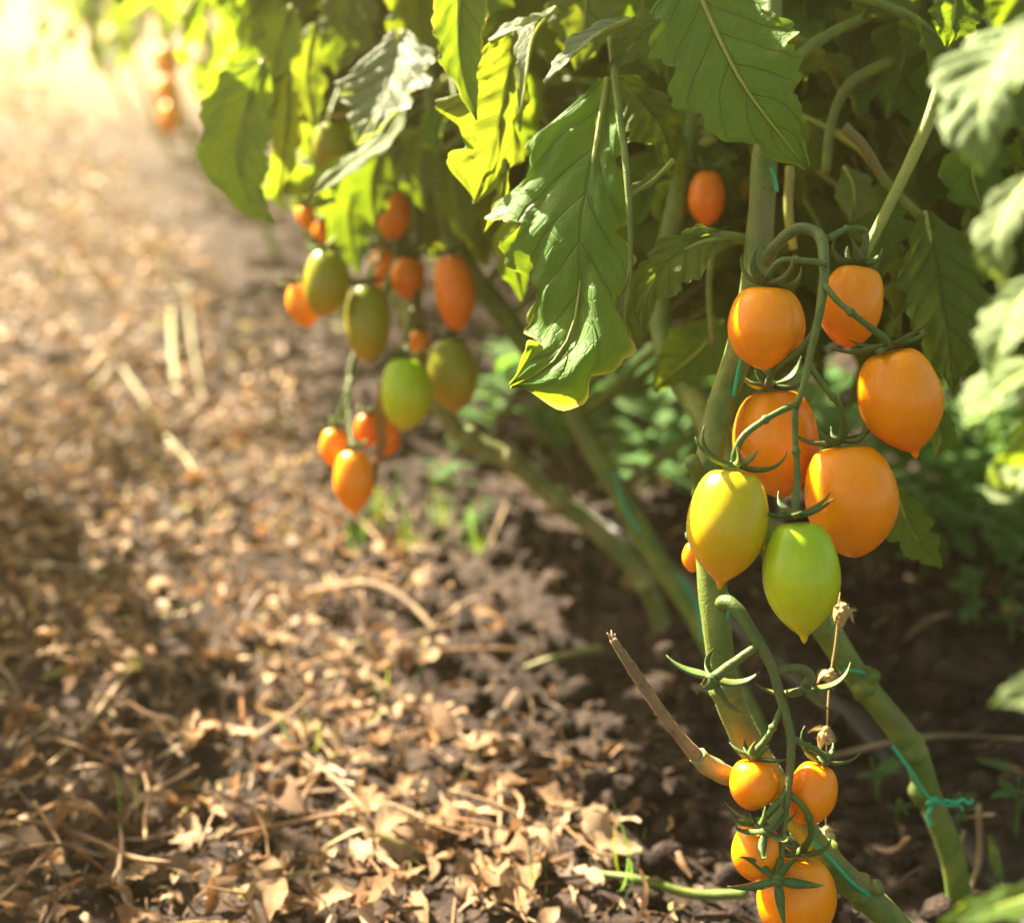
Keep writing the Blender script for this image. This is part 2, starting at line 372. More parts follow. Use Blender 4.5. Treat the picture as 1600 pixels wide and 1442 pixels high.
# ------------------------------------------------------------------ litter: dry leaf scraps, straw and crumbs of soil
def litter_density(x, y):
    d = row_dist(x, y)
    n1 = noise.noise(Vector((x * 2.4 + 5, y * 2.4, 1))) * 0.5 + 0.5
    base = 1.0 if d < -0.27 else max(0.05, 1.0 - (d + 0.27) / 0.16)
    return base * (0.35 + 0.9 * n1)
PAL = np.array([(0.36, 0.225, 0.11), (0.44, 0.29, 0.155), (0.56, 0.42, 0.28), (0.28, 0.165, 0.08), (0.18, 0.10, 0.05), (0.12, 0.072, 0.042),
                (0.54, 0.38, 0.23), (0.38, 0.19, 0.07), (0.32, 0.28, 0.10), (0.22, 0.15, 0.085), (0.38, 0.25, 0.125), (0.10, 0.066, 0.045), (0.15, 0.095, 0.06)])
def patch(rs, long=False):
    """local grid of one curled dry scrap: 6 x 3 points, unit length"""
    u = np.linspace(-0.5, 0.5, 6)[:, None] + 0 * np.zeros((1, 3)); v = np.linspace(-1, 1, 3)[None, :] + 0 * u
    wd = (0.045 if long else rs.uniform(0.10, 0.30))
    prof = np.clip(1 - np.abs(2 * u) ** rs.uniform(1.5, 3.5), 0.06, 1) ** 0.7
    prof = prof * (1 + rs.uniform(-0.35, 0.35, u.shape)) if not long else prof ** 0.3
    yv = v * wd * prof
    c1, c2, tw = rs.normal(0, 0.45) if not long else rs.normal(0, 0.25), rs.uniform(-0.2, 1.6), rs.normal(0, 1.2)
    z = c1 * u * u + c2 * yv * yv / max(wd, 0.05) + (tw * u * yv if not long else 0)
    z = z + rs.normal(0, 0.022 if not long else 0.01, u.shape)
    bend = rs.normal(0, 0.35)
    yv = yv + bend * u * u
    return np.stack([u, yv, z], -1).reshape(-1, 3)
PFACES = [(i * 3 + j, (i + 1) * 3 + j, (i + 1) * 3 + j + 1, i * 3 + j + 1) for i in range(5) for j in range(2)]
protos = [patch(nrs) for _ in range(60)] + [patch(nrs, True) for _ in range(24)]
def rotm(yaw, pitch, roll):
    return np.array(Matrix.Rotation(yaw, 3, 'Z') @ Matrix.Rotation(pitch, 3, 'Y') @ Matrix.Rotation(roll, 3, 'X'))
def scatter(n, sampler, smin, smax, tilt, seed, lift=0.004, pstraw=0.55):
    rs = np.random.RandomState(seed); out = []
    while len(out) < n:
        x, y = sampler(rs)
        if rs.rand() > litter_density(x, y): continue
        straw = rs.rand() < pstraw
        k = rs.randint(60, 84) if straw else rs.randint(0, 60)
        s = (smin + (smax - smin) * rs.rand() ** 2.2) * (1.8 if straw else 1)
        out.append((x, y, k, s, rs.rand() * 6.283, rs.normal(0, tilt), rs.normal(0, tilt), rs.randint(len(PAL)), lift * (0.4 + 1.3 * rs.rand())))
    return out
def sampler_img(y0, y1, x0=-40, x1=1640):
    def f(rs):
        p = G(rs.uniform(x0, x1), rs.uniform(y0, y1)); return p.x, p.y
    return f
def sampler_box(x0, x1, y0, y1):
    return lambda rs: (rs.uniform(x0, x1), rs.uniform(y0, y1))
items = scatter(12500, sampler_box(-1.1, 0.75, 0.62, 1.9), 0.005, 0.028, 0.5, 1)
items += scatter(9000, sampler_box(-2.2, 0.6, 1.9, 4.2), 0.010, 0.045, 0.32, 2)
items += scatter(4500, sampler_box(-5.0, 1.0, 4.2, 9.0), 0.02, 0.07, 0.3, 3)
VV = np.zeros((len(items), 18, 3)); CC = np.zeros((len(items), 18, 4)); CC[..., 3] = 1
rs = np.random.RandomState(5)
for i, (x, y, k, s, yaw, pi_, ro, ci, lf) in enumerate(items):
    v = protos[k] @ rotm(yaw, pi_, ro).T * s
    v[:, 2] -= v[:, 2].min() * 0.75
    VV[i] = v + np.array([x, y, gz(x, y) + lf])
    CC[i, :, :3] = PAL[ci] * rs.uniform(0.6, 1.15)
nI = len(items)
FF = (np.array(PFACES)[None] + (np.arange(nI) * 18)[:, None, None]).reshape(-1, 4)
def np_mesh(name, V, Fq, mat, col=None, smooth=True):
    me = bpy.data.meshes.new(name)
    me.vertices.add(len(V)); me.vertices.foreach_set('co', V.astype(np.float32).ravel())
    me.loops.add(Fq.size); me.loops.foreach_set('vertex_index', Fq.astype(np.int32).ravel())
    k = Fq.shape[1]; me.polygons.add(len(Fq)); me.polygons.foreach_set('loop_start', np.arange(0, Fq.size, k, dtype=np.int32))
    me.update(calc_edges=True); me.validate()
    if col is not None:
        a = me.color_attributes.new('col', 'FLOAT_COLOR', 'POINT'); a.data.foreach_set('color', col.astype(np.float32).ravel())
    if smooth: me.polygons.foreach_set('use_smooth', np.ones(len(me.polygons), dtype=bool))
    me.materials.append(mat); return me
lit = link('leaf_litter', np_mesh('leaf_litter', VV.reshape(-1, 3), FF, M_LITTER, CC.reshape(-1, 4)))
tag(lit, 'small dry leaf scraps and straw strewn over the soil of the path', 'leaf litter', kind='stuff')

# crumbs of soil (bare ground under the row)
rs = np.random.RandomState(9)
ico_v = []; t_ = (1 + 5 ** 0.5) / 2
for a in (-1, 1):
    for b in (-t_, t_): ico_v += [(a, b, 0), (0, a, b), (b, 0, a)]
import bmesh
bm_ = bmesh.new(); bmesh.ops.create_icosphere(bm_, subdivisions=1, radius=1.0)
IV = np.array([v.co[:] for v in bm_.verts]); IF = np.array([[v.index for v in f.verts] for f in bm_.faces]); bm_.free()
cl = []
while len(cl) < 11000:
    x, y = rs.uniform(-0.9, 1.1), rs.uniform(0.6, 2.6)
    d = row_dist(x, y)
    if rs.rand() > (1.0 if -0.22 < d < 0.6 else 0.05): continue
    cl.append((x, y, 0.0014 + 0.0115 * rs.rand() ** 4))
CV = np.zeros((len(cl), len(IV), 3))
for i, (x, y, s) in enumerate(cl):
    CV[i] = IV * s * rs.uniform(0.6, 1.3, 3) * (1 + rs.uniform(-0.22, 0.22, (len(IV), 1))) + np.array([x, y, gz(x, y) + s * 0.35])
CF = (IF[None] + (np.arange(len(cl)) * len(IV))[:, None, None]).reshape(-1, 3)
crumbs = link('soil_crumbs', np_mesh('soil_crumbs', CV.reshape(-1, 3), CF, M_SOIL, smooth=False))
tag(crumbs, 'loose dark crumbs of soil scattered under the tomato row', 'soil', kind='stuff')

# single dry leaves and straws, the ones that show largest
def dry_proto(kind, i, seed):
    rs = np.random.RandomState(seed)
    n, mth = 8, 4
    u = np.linspace(-0.5, 0.5, n + 1)[:, None] * np.ones((1, mth + 1)); v = np.ones((n + 1, 1)) * np.linspace(-1, 1, mth + 1)[None]
    wd = rs.uniform(0.13, 0.34)
    prof = np.clip(1 - np.abs(2 * u) ** rs.uniform(1.6, 3.0), 0.05, 1) ** 0.65
    lob = 1 + 0.13 * np.sin(u * rs.uniform(9, 19) + rs.uniform(0, 6)) * np.abs(v) + rs.uniform(-0.12, 0.12, u.shape)
    y = v * wd * prof * lob
    z = rs.normal(0, 0.5) * u * u + rs.uniform(0.2, 2.6) * y * y + rs.normal(0, 1.3) * u * y + rs.normal(0, 0.020, u.shape) + 0.05 * np.sin(u * 17 + v * 4)
    y = y + rs.normal(0, 0.4) * u * u
    Vp = np.stack([u, y, z], -1).reshape(-1, 3); w_ = mth + 1
    Fp = np.array([(a * w_ + b, (a + 1) * w_ + b, (a + 1) * w_ + b + 1, a * w_ + b + 1) for a in range(n) for b in range(mth)])
    Vp[:, 2] -= Vp[:, 2].min() * 0.8
    return np_mesh('dry_leaf', Vp, Fp, M_DRY[kind])
DRYP = {k: [dry_proto(k, i, 100 + 17 * i + 7 * j) for i in range(8)] for j, k in enumerate(M_DRY)}
def region(x, y):
    px, py, d = proj((x, y, 0)); s_ = 'pale' if False else ''
    if py > 1270: return 'along the bottom edge ' + ('at the far left' if px < 280 else 'left of the middle' if px < 560 else 'near the large folded pale leaf' if px < 860 else 'by the cut green stalk')
    if py > 1060: return ('on the left, level with the bent brown twig' if px < 330 else 'in the sunny middle, level with the lower truss' if px < 700 else 'at the shadow edge below the broken shoot')
    if py > 900: return ('on the left, beside the pale arched twig' if px < 450 else 'around the pale arched twig' if px < 760 else 'beside the broken dry shoot')
    return ('left of the hanging path bunch' if px < 420 else 'below the hanging path bunch' if px < 720 else 'below the slanting woody stem')
DRYLAB = {'pale': 'pale straw-coloured dry leaf curled on the sunlit path litter',
          'tan': 'tan crinkled dry leaf lying among the path litter',
          'brown': 'dark brown shrivelled dry leaf lying among the path litter'}
pl = scatter(232, sampler_img(780, 1440, -30, 1040), 0.020, 0.040, 0.32, 21, lift=0.008, pstraw=0)
for (x, y, k, s, yaw, pi_, ro, ci, lf) in pl:
    kd = ('tan', 'pale', 'tan', 'brown', 'tan', 'brown')[ci % 6]
    o = link('dry_leaf', DRYP[kd][k % 8], None, (x, y, gz(x, y) + lf), (ro, pi_, yaw), (s, s, s))
    rg = region(x, y); big = 'large' if s > .031 else 'small' if s < .024 else 'middling'
    tag(o, big + ' ' + {'pale': 'pale', 'tan': 'tan', 'brown': 'dark brown'}[kd] + ' dry leaf ' + rg, 'dry leaf', big + ' ' + kd + ' dry leaves ' + rg)
for px, py, s, kd, yaw, lab in ((945, 1335, 0.046, 'pale', 2.6, 'large pale dry leaf with folded lobes at the edge of the dark soil'),
                                (870, 1310, 0.036, 'pale', 1.0, 'whitish curled dry leaf beside the large folded pale leaf'),
                                (785, 1175, 0.034, 'tan', 0.3, 'tan dry leaf curled like a boat at the shadow edge'),
                                (310, 1165, 0.042, 'tan', 1.3, 'grey-tan flat dry leaf lying on bare dark soil'),
                                (598, 872, 0.034, 'pale', 1.6, 'round pale dry leaf standing below the hanging orange tomato'),
                                (640, 1310, 0.034, 'pale', 2.9, 'bright pale dry leaf cupped upward in the middle of the path'),
                                (765, 1400, 0.034, 'tan', 1.2, 'upright grey-tan dry leaf at the front edge of the path'),
                                (690, 1130, 0.038, 'brown', 2.2, 'orange-brown arched dry leaf in the middle of the path')):
    p = G(px, py)
    o = link('dry_leaf', DRYP[kd][int(px) % 8], None, (p.x, p.y, gz(p.x, p.y) + 0.012), (rnd.uniform(-.6, .6), rnd.uniform(-.5, .5), yaw), (s, s, s))
    tag(o, lab, 'dry leaf', 'large dry leaves on the path')
def straw_proto(seed):
    r = random.Random(seed)
    pts = [Vector((t, 0.22 * r.uniform(-1, 1) * (t * t), 0.05 * r.uniform(-0.2, 1))) for t in (-0.5, -0.2, 0.15, 0.5)]
    V, F = tube(pts, [0.014, 0.019, 0.017, 0.007], n=10, seg=5)
    return mesh('dry_straw', V, F, M_DRY['tan' if seed % 2 else 'pale'])
STRAWP = [straw_proto(i) for i in range(10)]
for (x, y, k, s, yaw, pi_, ro, ci, lf) in scatter(110, sampler_img(520, 1440, -30, 1000), 0.05, 0.12, 0.10, 31, lift=0.012, pstraw=0):
    o = link('dry_straw', STRAWP[k % 10], None, (x, y, gz(x, y) + lf), (ro, pi_, yaw), (s, s, s))
    rg = region(x, y); big = 'long' if s > .085 else 'short'
    tag(o, big + ' bleached straw ' + rg, 'straw', big + ' straws ' + rg)

# ------------------------------------------------------------------ leaf blades
def blade(mid, wl, wr, nrm, nt=40, ns=7, lobes=5, depth=0.28, fwd=0.35, quilt=0.05, ruffle=0.05, fold=0.15, curl=0.0, seed=0, nv=7.0, bend=None):
    """mid: 3D midrib points; wl, wr: half widths along it (m); nrm: rough direction the upper side faces"""
    r = random.Random(seed); c = catmull(mid, nt); V = []; uv = []
    ph = [r.uniform(0, 6.28) for _ in range(6)]; lp = [r.uniform(0, 1), r.uniform(0, 1)]
    W = max(max(wl), max(wr))
    for i in range(nt + 1):
        t = i / nt
        tg = (c[min(i + 1, nt)] - c[max(i - 1, 0)]).normalized()
        side = tg.cross(nrm).normalized(); n = side.cross(tg).normalized()
        for j in range(-ns, ns + 1):
            a = abs(j) / ns; sg = 1 if j > 0 else -1
            w0 = interp(wl if sg > 0 else wr, t)
            tw_ = t + 0.04 * noise.noise(Vector((t * 5, sg * 3 + seed, 2)))
            x = (tw_ * lobes + lp[0 if sg > 0 else 1]) % 1.0
            lo = 1 + 0.16 * noise.noise(Vector((t * 4, sg * 7 + seed, 5))) - 1.25 * depth * (1 - math.sin(math.pi * x) ** 0.8) - 0.10 * (1 - abs(math.sin(math.pi * tw_ * lobes * 3 + ph[0])))
            w_ = w0 * (1 - a ** 3 + lo * a ** 3) * a
            lv = (t * nv - a * 1.7) + 0.45 * noise.noise(Vector((t * 4 + seed, sg * a * 2.2, 1.5)))
            q = quilt * W * (abs(math.sin(math.pi * (lv + 0.5))) ** 0.7) * min(1, a * 3) * (1 - 0.4 * a) * min(1, 6 * t * (1 - t) + .2)
            z = fold * w_ + q + curl * w0 * a * a
            z += ruffle * W * a * a * (math.sin(t * 13 + ph[1] + sg) + 0.6 * math.sin(t * 29 + ph[2] * sg))
            z += 0.13 * W * noise.noise(Vector((t * 3 + seed, j / ns * 1.6, seed * 0.7))) + 0.035 * W * noise.noise(Vector((t * 10 + seed, j / ns * 5, 4)))
            p = c[i] + side * (sg * w_) + n * z + tg * (fwd * w_ * (1 - t))
            V.append(p); uv.append((0.5 + 0.5 * j / ns, t))
    m = 2 * ns + 1
    F = [(i * m + j, i * m + j + 1, (i + 1) * m + j + 1, (i + 1) * m + j) for i in range(nt) for j in range(m - 1)]
    return V, F, uv
TOCAM = Vector((0, -0.94, 0.34))
def hero_leaf(plant, pts, wl, wr, mat, nrm=TOCAM, name='leaf', label=None, midrib=True, flip=False, rib_mat=None, **kw):
    mid = [P(*p) for p in pts]; d = sum(p[2] for p in pts) / len(pts); s = d / FPX
    V, F, uv = blade(mid, [x * s for x in wl], [x * s for x in wr], Vector(nrm), **kw)
    if flip: F = [f[::-1] for f in F]
    o = mk(name, (V, F), mat, plant, uv=uv)
    if label: o['label'] = label
    if midrib:
        n = Vector(nrm).normalized()
        rib = [p - n * 0.0006 for p in catmull(mid, 8)]
        mk('midrib', tube(rib, [0.0018, 0.0013, 0.0008, 0.0004], n=14, seg=6), rib_mat or M_PETIOLE, o)
    return o

# generic leaflets (unit length, growing along +Y, upper side +Z)
def leaflet_mesh(name, seed, mat, nt=22, ns=4):
    r = random.Random(seed)
    dr = r.uniform(0.15, 0.5); sx = r.uniform(-0.15, 0.15)
    mid = [Vector((sx * t * t, t, 0.10 * t - dr * t * t)) for t in (0, 0.25, 0.5, 0.75, 1.0)]
    wp = [0.05, 0.20, 0.30, 0.29, 0.22, 0.13, 0.0]; k1, k2 = r.uniform(0.8, 1.2), r.uniform(0.8, 1.2)
    V, F, uv = blade(mid, [x * k1 for x in wp], [x * k2 for x in wp], Vector((0, 0.1, 1)), nt=nt, ns=ns, lobes=r.choice((4, 5)), depth=r.uniform(0.25, 0.42),
                     quilt=0.10, ruffle=r.uniform(0.06, 0.16), fold=r.uniform(0.0, 0.4), curl=r.uniform(-0.35, 0.2), seed=seed)
    return V, F, uv
LEAFLETS = {}
for mname, mt in (('g', M_LEAF), ('y', M_LEAF_YOUNG)):
    LEAFLETS[mname] = []
    for sd in range(9):
        V, F, uv = leaflet_mesh('leaflet', 300 + sd, mt)
        LEAFLETS[mname].append(mesh('leaflet', V, [f[::-1] for f in F] if False else F, mt, uv))
def frame(yaxis, zhint):
    y = yaxis.normalized(); x = y.cross(zhint)
    if x.length < 1e-3: x = Vector((1, 0, 0))
    x.normalize(); z = x.cross(y)
    return Matrix((x, y, z)).transposed()
def compound(r, base, direction, length):
    """petiole points and leaflet placements of one tomato leaf that arches out and hangs"""
    d = direction.normalized(); n = 8
    pts = [base.copy()]; rise = r.uniform(0.15, 0.7)
    hd = Vector((d.x, d.y, 0)).normalized()
    for i in range(n):
        t = (i + 1) / n
        pitch = rise - t * r.uniform(1.1, 1.7)
        pts.append(pts[-1] + (hd * math.cos(pitch) + Vector((0, 0, math.sin(pitch)))) * (length / n))
    lf = []
    c = catmull(pts, 20)
    side = hd.cross(Vector((0, 0, 1))).normalized()
    for t, s, ang in ((0.38, 0.17, 1.0), (0.62, 0.24, 0.9), (0.82, 0.25, 0.7)):
        k = int(t * 20); tg = (c[k + 1] - c[k - 1]).normalized()
        for sg in (-1, 1):
            dr = (tg * math.cos(ang) + side * sg * math.sin(ang) + Vector((0, 0, -r.uniform(0.1, 0.8)))).normalized()
            lf.append((c[k], dr, length * s * r.uniform(0.85, 1.25), tg.cross(side) * -1 if False else Vector((hd.x * .4 + r.gauss(0, .25), hd.y * .4 + r.gauss(0, .25), 1))))
    tg = (c[20] - c[18]).normalized()
    lf.append((c[20], (tg + Vector((0, 0, -0.3))).normalized(), length * r.uniform(0.30, 0.42), Vector((hd.x * .6, hd.y * .6, 1))))
    return pts, lf
def in_view_bad(p, size):
    px, py, d = proj(p)
    if d < 0.3: return (Vector(p) - CAM).length < 0.45
    m = size * FPX / d * 0.55
    if px < -150 or px > 1750 or py < -150 - m: return False
    if py > 1500: return False
    if d > 1.3 and 228 < px < 298 and 80 < py + m and py < 235: return True
    if d > 2.0: return py > 330 - 60 * d
    xs_ = (0, 190, 230, 285, 300, 420, 440, 640, 760, 830, 1000, 1060, 1150, 1500, 1600)
    yb = (-30, 30, 75, 100, 240, 270, 240, 300, 300, 400, 470, 560, 560, 560, 600)
    lim = float(np.interp(px, xs_, yb))
    if py + m * 0.8 > lim: return True
    if d < 0.86 and 1040 < px < 1500 and py + m > 220: return True
    if d < 0.95 and 640 - m < px < 1090 + m and py > -20 - m: return True
    if d < 1.22 and 380 - m < px < 680 and py + m > 0: return True
    if d < 0.80 and -60 < py and px < 1480: return True
    if d < 0.6: return True
    return False
LIT = [P(*q) for q in ((1560, 560, .51), (1560, 150, .515), (1550, 340, .51), (1540, 640, .505), (1580, 740, .52), (750, 230, .85), (720, 280, .845), (790, 130, .85), (870, 250, .79), (850, 330, .78), (880, 560, .76), (600, 140, .97), (640, 120, .97),
        (840, 60, .83), (920, 70, .80), (1130, 760, .71), (1240, 830, .71), (1165, 1220, .74), (1165, 1330, .74), (1112, 1062, .738), (620, 590, 1.11), (500, 430, 1.12), (545, 740, 1.12), (445, 200, 1.07), (515, 275, 1.02), (735, 690, 1.24), (870, 780, 1.25), (945, 840, 1.26), (800, 722, 1.24))]
LIT += [G(*q) for q in ((700, 1100), (600, 950), (800, 1250), (550, 760), (500, 1200), (700, 950), (640, 1040), (850, 930))]
def blocks_sun(p, rad):
    for q in LIT:
        v = p - q; t = v.dot(SUN_DIR)
        if t > .02 and (v - SUN_DIR * t).length < rad: return True
    return False
def grow_leaves(plant, stem_pts, count, r, zmin=0.34, zmax=1.15, lmin=0.18, lmax=0.34, joined=False, az=None, young=0.25, check=True):
    c = catmull(stem_pts, 60); made = 0; tries = 0
    while made < count and tries < count * 25:
        tries += 1
        b = r.choice(c)
        if not (zmin < b.z < zmax): continue
        a = r.uniform(0, 6.283) if az is None else r.gauss(*az)
        L = r.uniform(lmin, lmax)
        pts, lf = compound(r, b, Vector((math.cos(a), math.sin(a), 0)), L)
        keep = [q for q in lf if not check or not (in_view_bad(q[0] + q[1] * q[2] * 0.5, q[2]) or blocks_sun(q[0] + q[1] * q[2] * 0.5, q[2] * .45))]
        if len(keep) < 4: continue
        if check and any(in_view_bad(q, 0.02) for q in pts[2:]) : continue
        made += 1
        if joined:
            parts = [(V_, F_) for V_, F_ in [tube(pts, [0.004, 0.003, 0.002], n=8, seg=5)]]
            V, F = join(*parts); uv = [(0.5, 0.5)] * len(V)
            for (p, dr, s, zh) in keep:
                pv, pf, pu = far_leaflet(r.randrange(6))
                M = frame(dr, zh); o0 = len(V)
                V += [p + M @ (q * s) for q in pv]; F += [tuple(i + o0 for i in f) for f in pf]; uv += pu
            mk('leaf', (V, F), M_LEAF_YOUNG if r.random() < young else M_LEAF, plant, uv=uv)
        else:
            pet = mk('leaf', tube(pts, [0.0042, 0.003, 0.0022, 0.0012], n=14, seg=7), M_PETIOLE if r.random() < .4 else M_STEM, plant)
            key = 'y' if r.random() < young else 'g'
            wl_ = world_loc(pet)
            for (p, dr, s, zh) in keep:
                M = frame(dr, zh)
                link('leaflet', r.choice(LEAFLETS[key]), pet, p - wl_, M.to_euler(), (s, s, s))
    return made
_far = {}
def far_leaflet(k):
    if k not in _far: _far[k] = leaflet_mesh('x', 500 + k, None, nt=10, ns=2)
    return _far[k]

# ------------------------------------------------------------------ tomato plants of the row
GRP = 'tomato plants of the row'
def plant(base, label, group=GRP): return empty('tomato_plant', base, label, 'tomato plant', group)
b1 = G(1500, 1530)
plant_a = plant(b1, 'staked tomato plant bearing the two sharp orange trusses at the front')
S1 = [b1 + Vector((0.01, 0, -0.02)), P(1400, 1445, .805), P(1290, 1340, .792), P(1230, 1255, .787), P(1170, 1160, .778), P(1135, 1080, .77), P(1122, 1000, .768), P(1112, 900, .77),
      P(1105, 760, .778), P(1122, 650, .785), P(1158, 540, .79), P(1182, 420, .79), P(1192, 290, .80), P(1203, 150, .82), P(1205, 0, .84), P(1215, -250, .86), P(1225, -700, .9)]
mk('stem', tube(S1, [.0080, .0082, .0076, .0080, .0078, .0074, .0066, .0046, .0044, .0044], n=110, seg=16, bump=0.13, seed=3), M_STEM, plant_a)
def node_knob(pt, r, plant_, mat=M_STEM, stub=None):
    g = tube([pt + Vector((0, 0, -r * 1.1)), pt, pt + Vector((0, 0, r * 1.1))], [r * .55, r * 1.05, r * .55], n=8, seg=10, bump=.2, seed=r * 900)
    if stub: g = join(g, tube([pt, pt + stub * .6, pt + stub], [r * .8, r * .55, r * .5], n=6, seg=8, bump=.15))
    return mk('node', g, mat, plant_)
for q, r_, st in ((P(1104, 770, .777), .0085, Vector((-.010, -.006, .022))), (P(1133, 1078, .768), .0086, None), (P(1292, 1342, .792), .0092, None),
                  (P(1345, 1392, .796), .0088, Vector((.010, -.004, .006)))):
    node_knob(q, r_, plant_a, stub=st)
b2 = G(1512, 1405)
plant_b = plant(b2, 'tomato plant whose bare green stem is tied with frayed green twine')
S2 = [b2 + Vector((0, 0, -0.03)), P(1490, 1345, .912), P(1452, 1245, .90), P(1425, 1170, .892), P(1345, 1065, .88), P(1295, 990, .872), P(1240, 900, .87), P(1175, 790, .875),
      P(1110, 670, .90), P(1060, 590, .93), P(1030, 480, .96), P(1060, 300, .97), P(1100, 100, .98), P(1120, -200, 1.0), P(1120, -600, 1.03)]
mk('stem', tube(S2, [.0082, .0078, .0085, .0078, .0075, .0072, .0066, .006, .005], n=90, seg=14, bump=0.12, seed=8), M_STEM, plant_b)
for q, r_, st in ((P(1350, 1068, .878), .0092, Vector((.004, -.006, .010))), (P(1428, 1172, .890), .0094, None), (P(1440, 1235, .898), .0086, None)):
    node_knob(q, r_, plant_b, stub=st)
b3 = G(1200, 1140)
plant_c = plant(b3, 'tomato plant with a slanting green stem behind the big drooping leaf')
S3 = [b3 + Vector((0, 0, -0.02)), P(1090, 965, 1.16), P(1030, 880, 1.17), P(970, 775, 1.18), P(920, 690, 1.19), P(878, 610, 1.20), P(830, 550, 1.2), P(770, 470, 1.2), P(715, 390, 1.2),
      P(690, 290, 1.2), P(678, 160, 1.2), P(680, 0, 1.2), P(690, -300, 1.22), P(700, -600, 1.22)]
mk('stem', tube(S3, [.0098, .0095, .0092, .009, .0085, .0085, .008, .007, .006], n=80, seg=12, bump=0.12, seed=12), M_STEM, plant_c)
b4 = G(1045, 970)
plant_d = plant(b4, 'tomato plant with a woody lit stem slanting above the path')
S4 = [b4 + Vector((0, 0, -0.02)), P(1010, 915, 1.28), P(945, 840, 1.27), P(870, 780, 1.26), P(800, 722, 1.25), P(735, 690, 1.25), P(690, 640, 1.25), P(650, 540, 1.25), P(640, 420, 1.25), P(600, 280, 1.27),
      P(590, 100, 1.3), P(590, -200, 1.3), P(590, -550, 1.32)]
mk('stem', tube(S4, [.0085, .0085, .0095, .008, .0085, .0085, .0078, .007, .006], n=80, seg=12, bump=0.22, seed=15), M_STEM_OLD, plant_d)
for q in (P(1010, 912, 1.275), P(800, 720, 1.245), P(735, 688, 1.245), P(875, 782, 1.255)):
    node_knob(q, .0105, plant_d, M_STEM_OLD)

r = random.Random(42)
far_plants = []
labels_far = ['third plant along the row carrying greenish tomatoes over the path', 'fourth plant along the row, yellow-green and out of focus', 'fifth plant along the row with one orange cluster hanging low',
              'sixth plant along the row, melting into golden haze', 'seventh plant along the row, dim in the haze', 'farthest tomato plant, a pale shape at the top of the path']
for i in range(6):
    s = (1.02, 1.55, 2.15, 2.85, 3.7, 4.8)[i]
    b = ROW0 + ROWDIR * s; b.z = gz(b.x, b.y)
    p = plant(b, labels_far[i]); far_plants.append(p)
    st = [b + Vector((0, 0, -.02)), b + Vector((-.10, .12, .18)), b + Vector((-.14, .10, .42)), b + Vector((-.10, .06, .8)), b + Vector((-.06, .02, 1.2))]
    mk('stem', tube(st, [.009, .008, .007, .005], n=30, seg=8, bump=.1, seed=i), M_STEM, p)
    grow_leaves(p, st, (26, 26, 24, 24, 24, 22)[i], r, zmin=.30, zmax=1.15, lmin=.22, lmax=.36, joined=True, young=.4)
grow_leaves(plant_a, S1, 20, r, zmin=.42, zmax=1.0, az=(1.0, 0.9), young=.1)
grow_leaves(plant_b, S2, 40, r, zmin=.36, zmax=1.05, young=.15)
grow_leaves(plant_c, S3, 44, r, zmin=.36, zmax=1.1, young=.3)
grow_leaves(plant_d, S4, 40, r, zmin=.34, zmax=1.1, young=.3)
# plants standing in the next row to the right, seen through the gaps
for i in range(5):
    b = ROW0 + ROWDIR * (0.15 + 0.55 * i) + Vector((0.62 + 0.05 * i, 0.32, 0)); b.z = gz(b.x, b.y)
    p = plant(b, ['shaded tomato plant nearest the lens in the next row', 'second shaded tomato plant of the next row', 'third shaded tomato plant of the next row',
                  'fourth shaded tomato plant of the next row', 'farthest shaded tomato plant of the next row'][i], 'tomato plants of the next row')
    st = [b + Vector((0, 0, -.02)), b + Vector((-.02, .05, .25)), b + Vector((-.05, .05, .6)), b + Vector((-.04, .02, 1.15))]
    mk('stem', tube(st, [.009, .008, .006], n=24, seg=8, bump=.1, seed=i), M_STEM, p)
    grow_leaves(p, st, 44, r, zmin=.22, zmax=1.12, lmin=.26, lmax=.40, joined=True, young=.1)

# plants of the row on the other side of the path: they stand outside the frame and shade its left side
for i, sy in enumerate((1.25, 1.6, 2.0)):
    b = Vector((-.80 - .36 * (sy - 1.25), sy, 0)); b.z = gz(b.x, b.y)
    p = plant(b, 'tomato plant of the row across the path, number %s from the lens' % ('one', 'two', 'three', 'four', 'five', 'six')[i], 'tomato plants across the path')
    st = [b + Vector((0, 0, -.02)), b + Vector((.01, .02, .3)), b + Vector((.0, .03, .62)), b + Vector((0, .02, .80))]
    mk('stem', tube(st, [.008, .007, .005], n=20, seg=8, bump=.1, seed=i), M_STEM, p)
    grow_leaves(p, st, 30, r, zmin=.30, zmax=.78, lmin=.18, lmax=.30, joined=True, young=.2)

# ---- leaves one can tell apart in the photograph
hero_leaf(plant_b, [(948, 122, .80), (930, 230, .79), (912, 350, .78), (905, 450, .775), (878, 550, .765), (798, 606, .755)],
          [20, 150, 178, 150, 118, 92, 60, 6], [18, 48, 62, 76, 94, 110, 84, 3], M_LEAF_EDGE, nrm=(-0.30, -0.86, 0.40), nt=80, ns=16, lobes=5, depth=.34, quilt=.06, ruffle=.075, fold=-.04, curl=-.12, seed=4,
          label='large drooping leaf with curled yellow edge beside the tomatoes')
hero_leaf(plant_b, [(955, 118, .83), (1000, 160, .83), (1035, 210, .825), (1050, 268, .82)], [5, 60, 85, 70, 30, 2], [5, 40, 50, 40, 20, 2], M_LEAF, nrm=(0.3, -.9, .4), nt=36, ns=8, seed=9, lobes=4, quilt=.10)
hero_leaf(plant_b, [(1052, 250, .79), (1015, 285, .785), (955, 318, .78)], [4, 18, 16, 2], [4, 14, 12, 2], M_LEAF_YOUNG, nrm=(-.3, -.5, .8), nt=24, ns=5, seed=10, lobes=3)
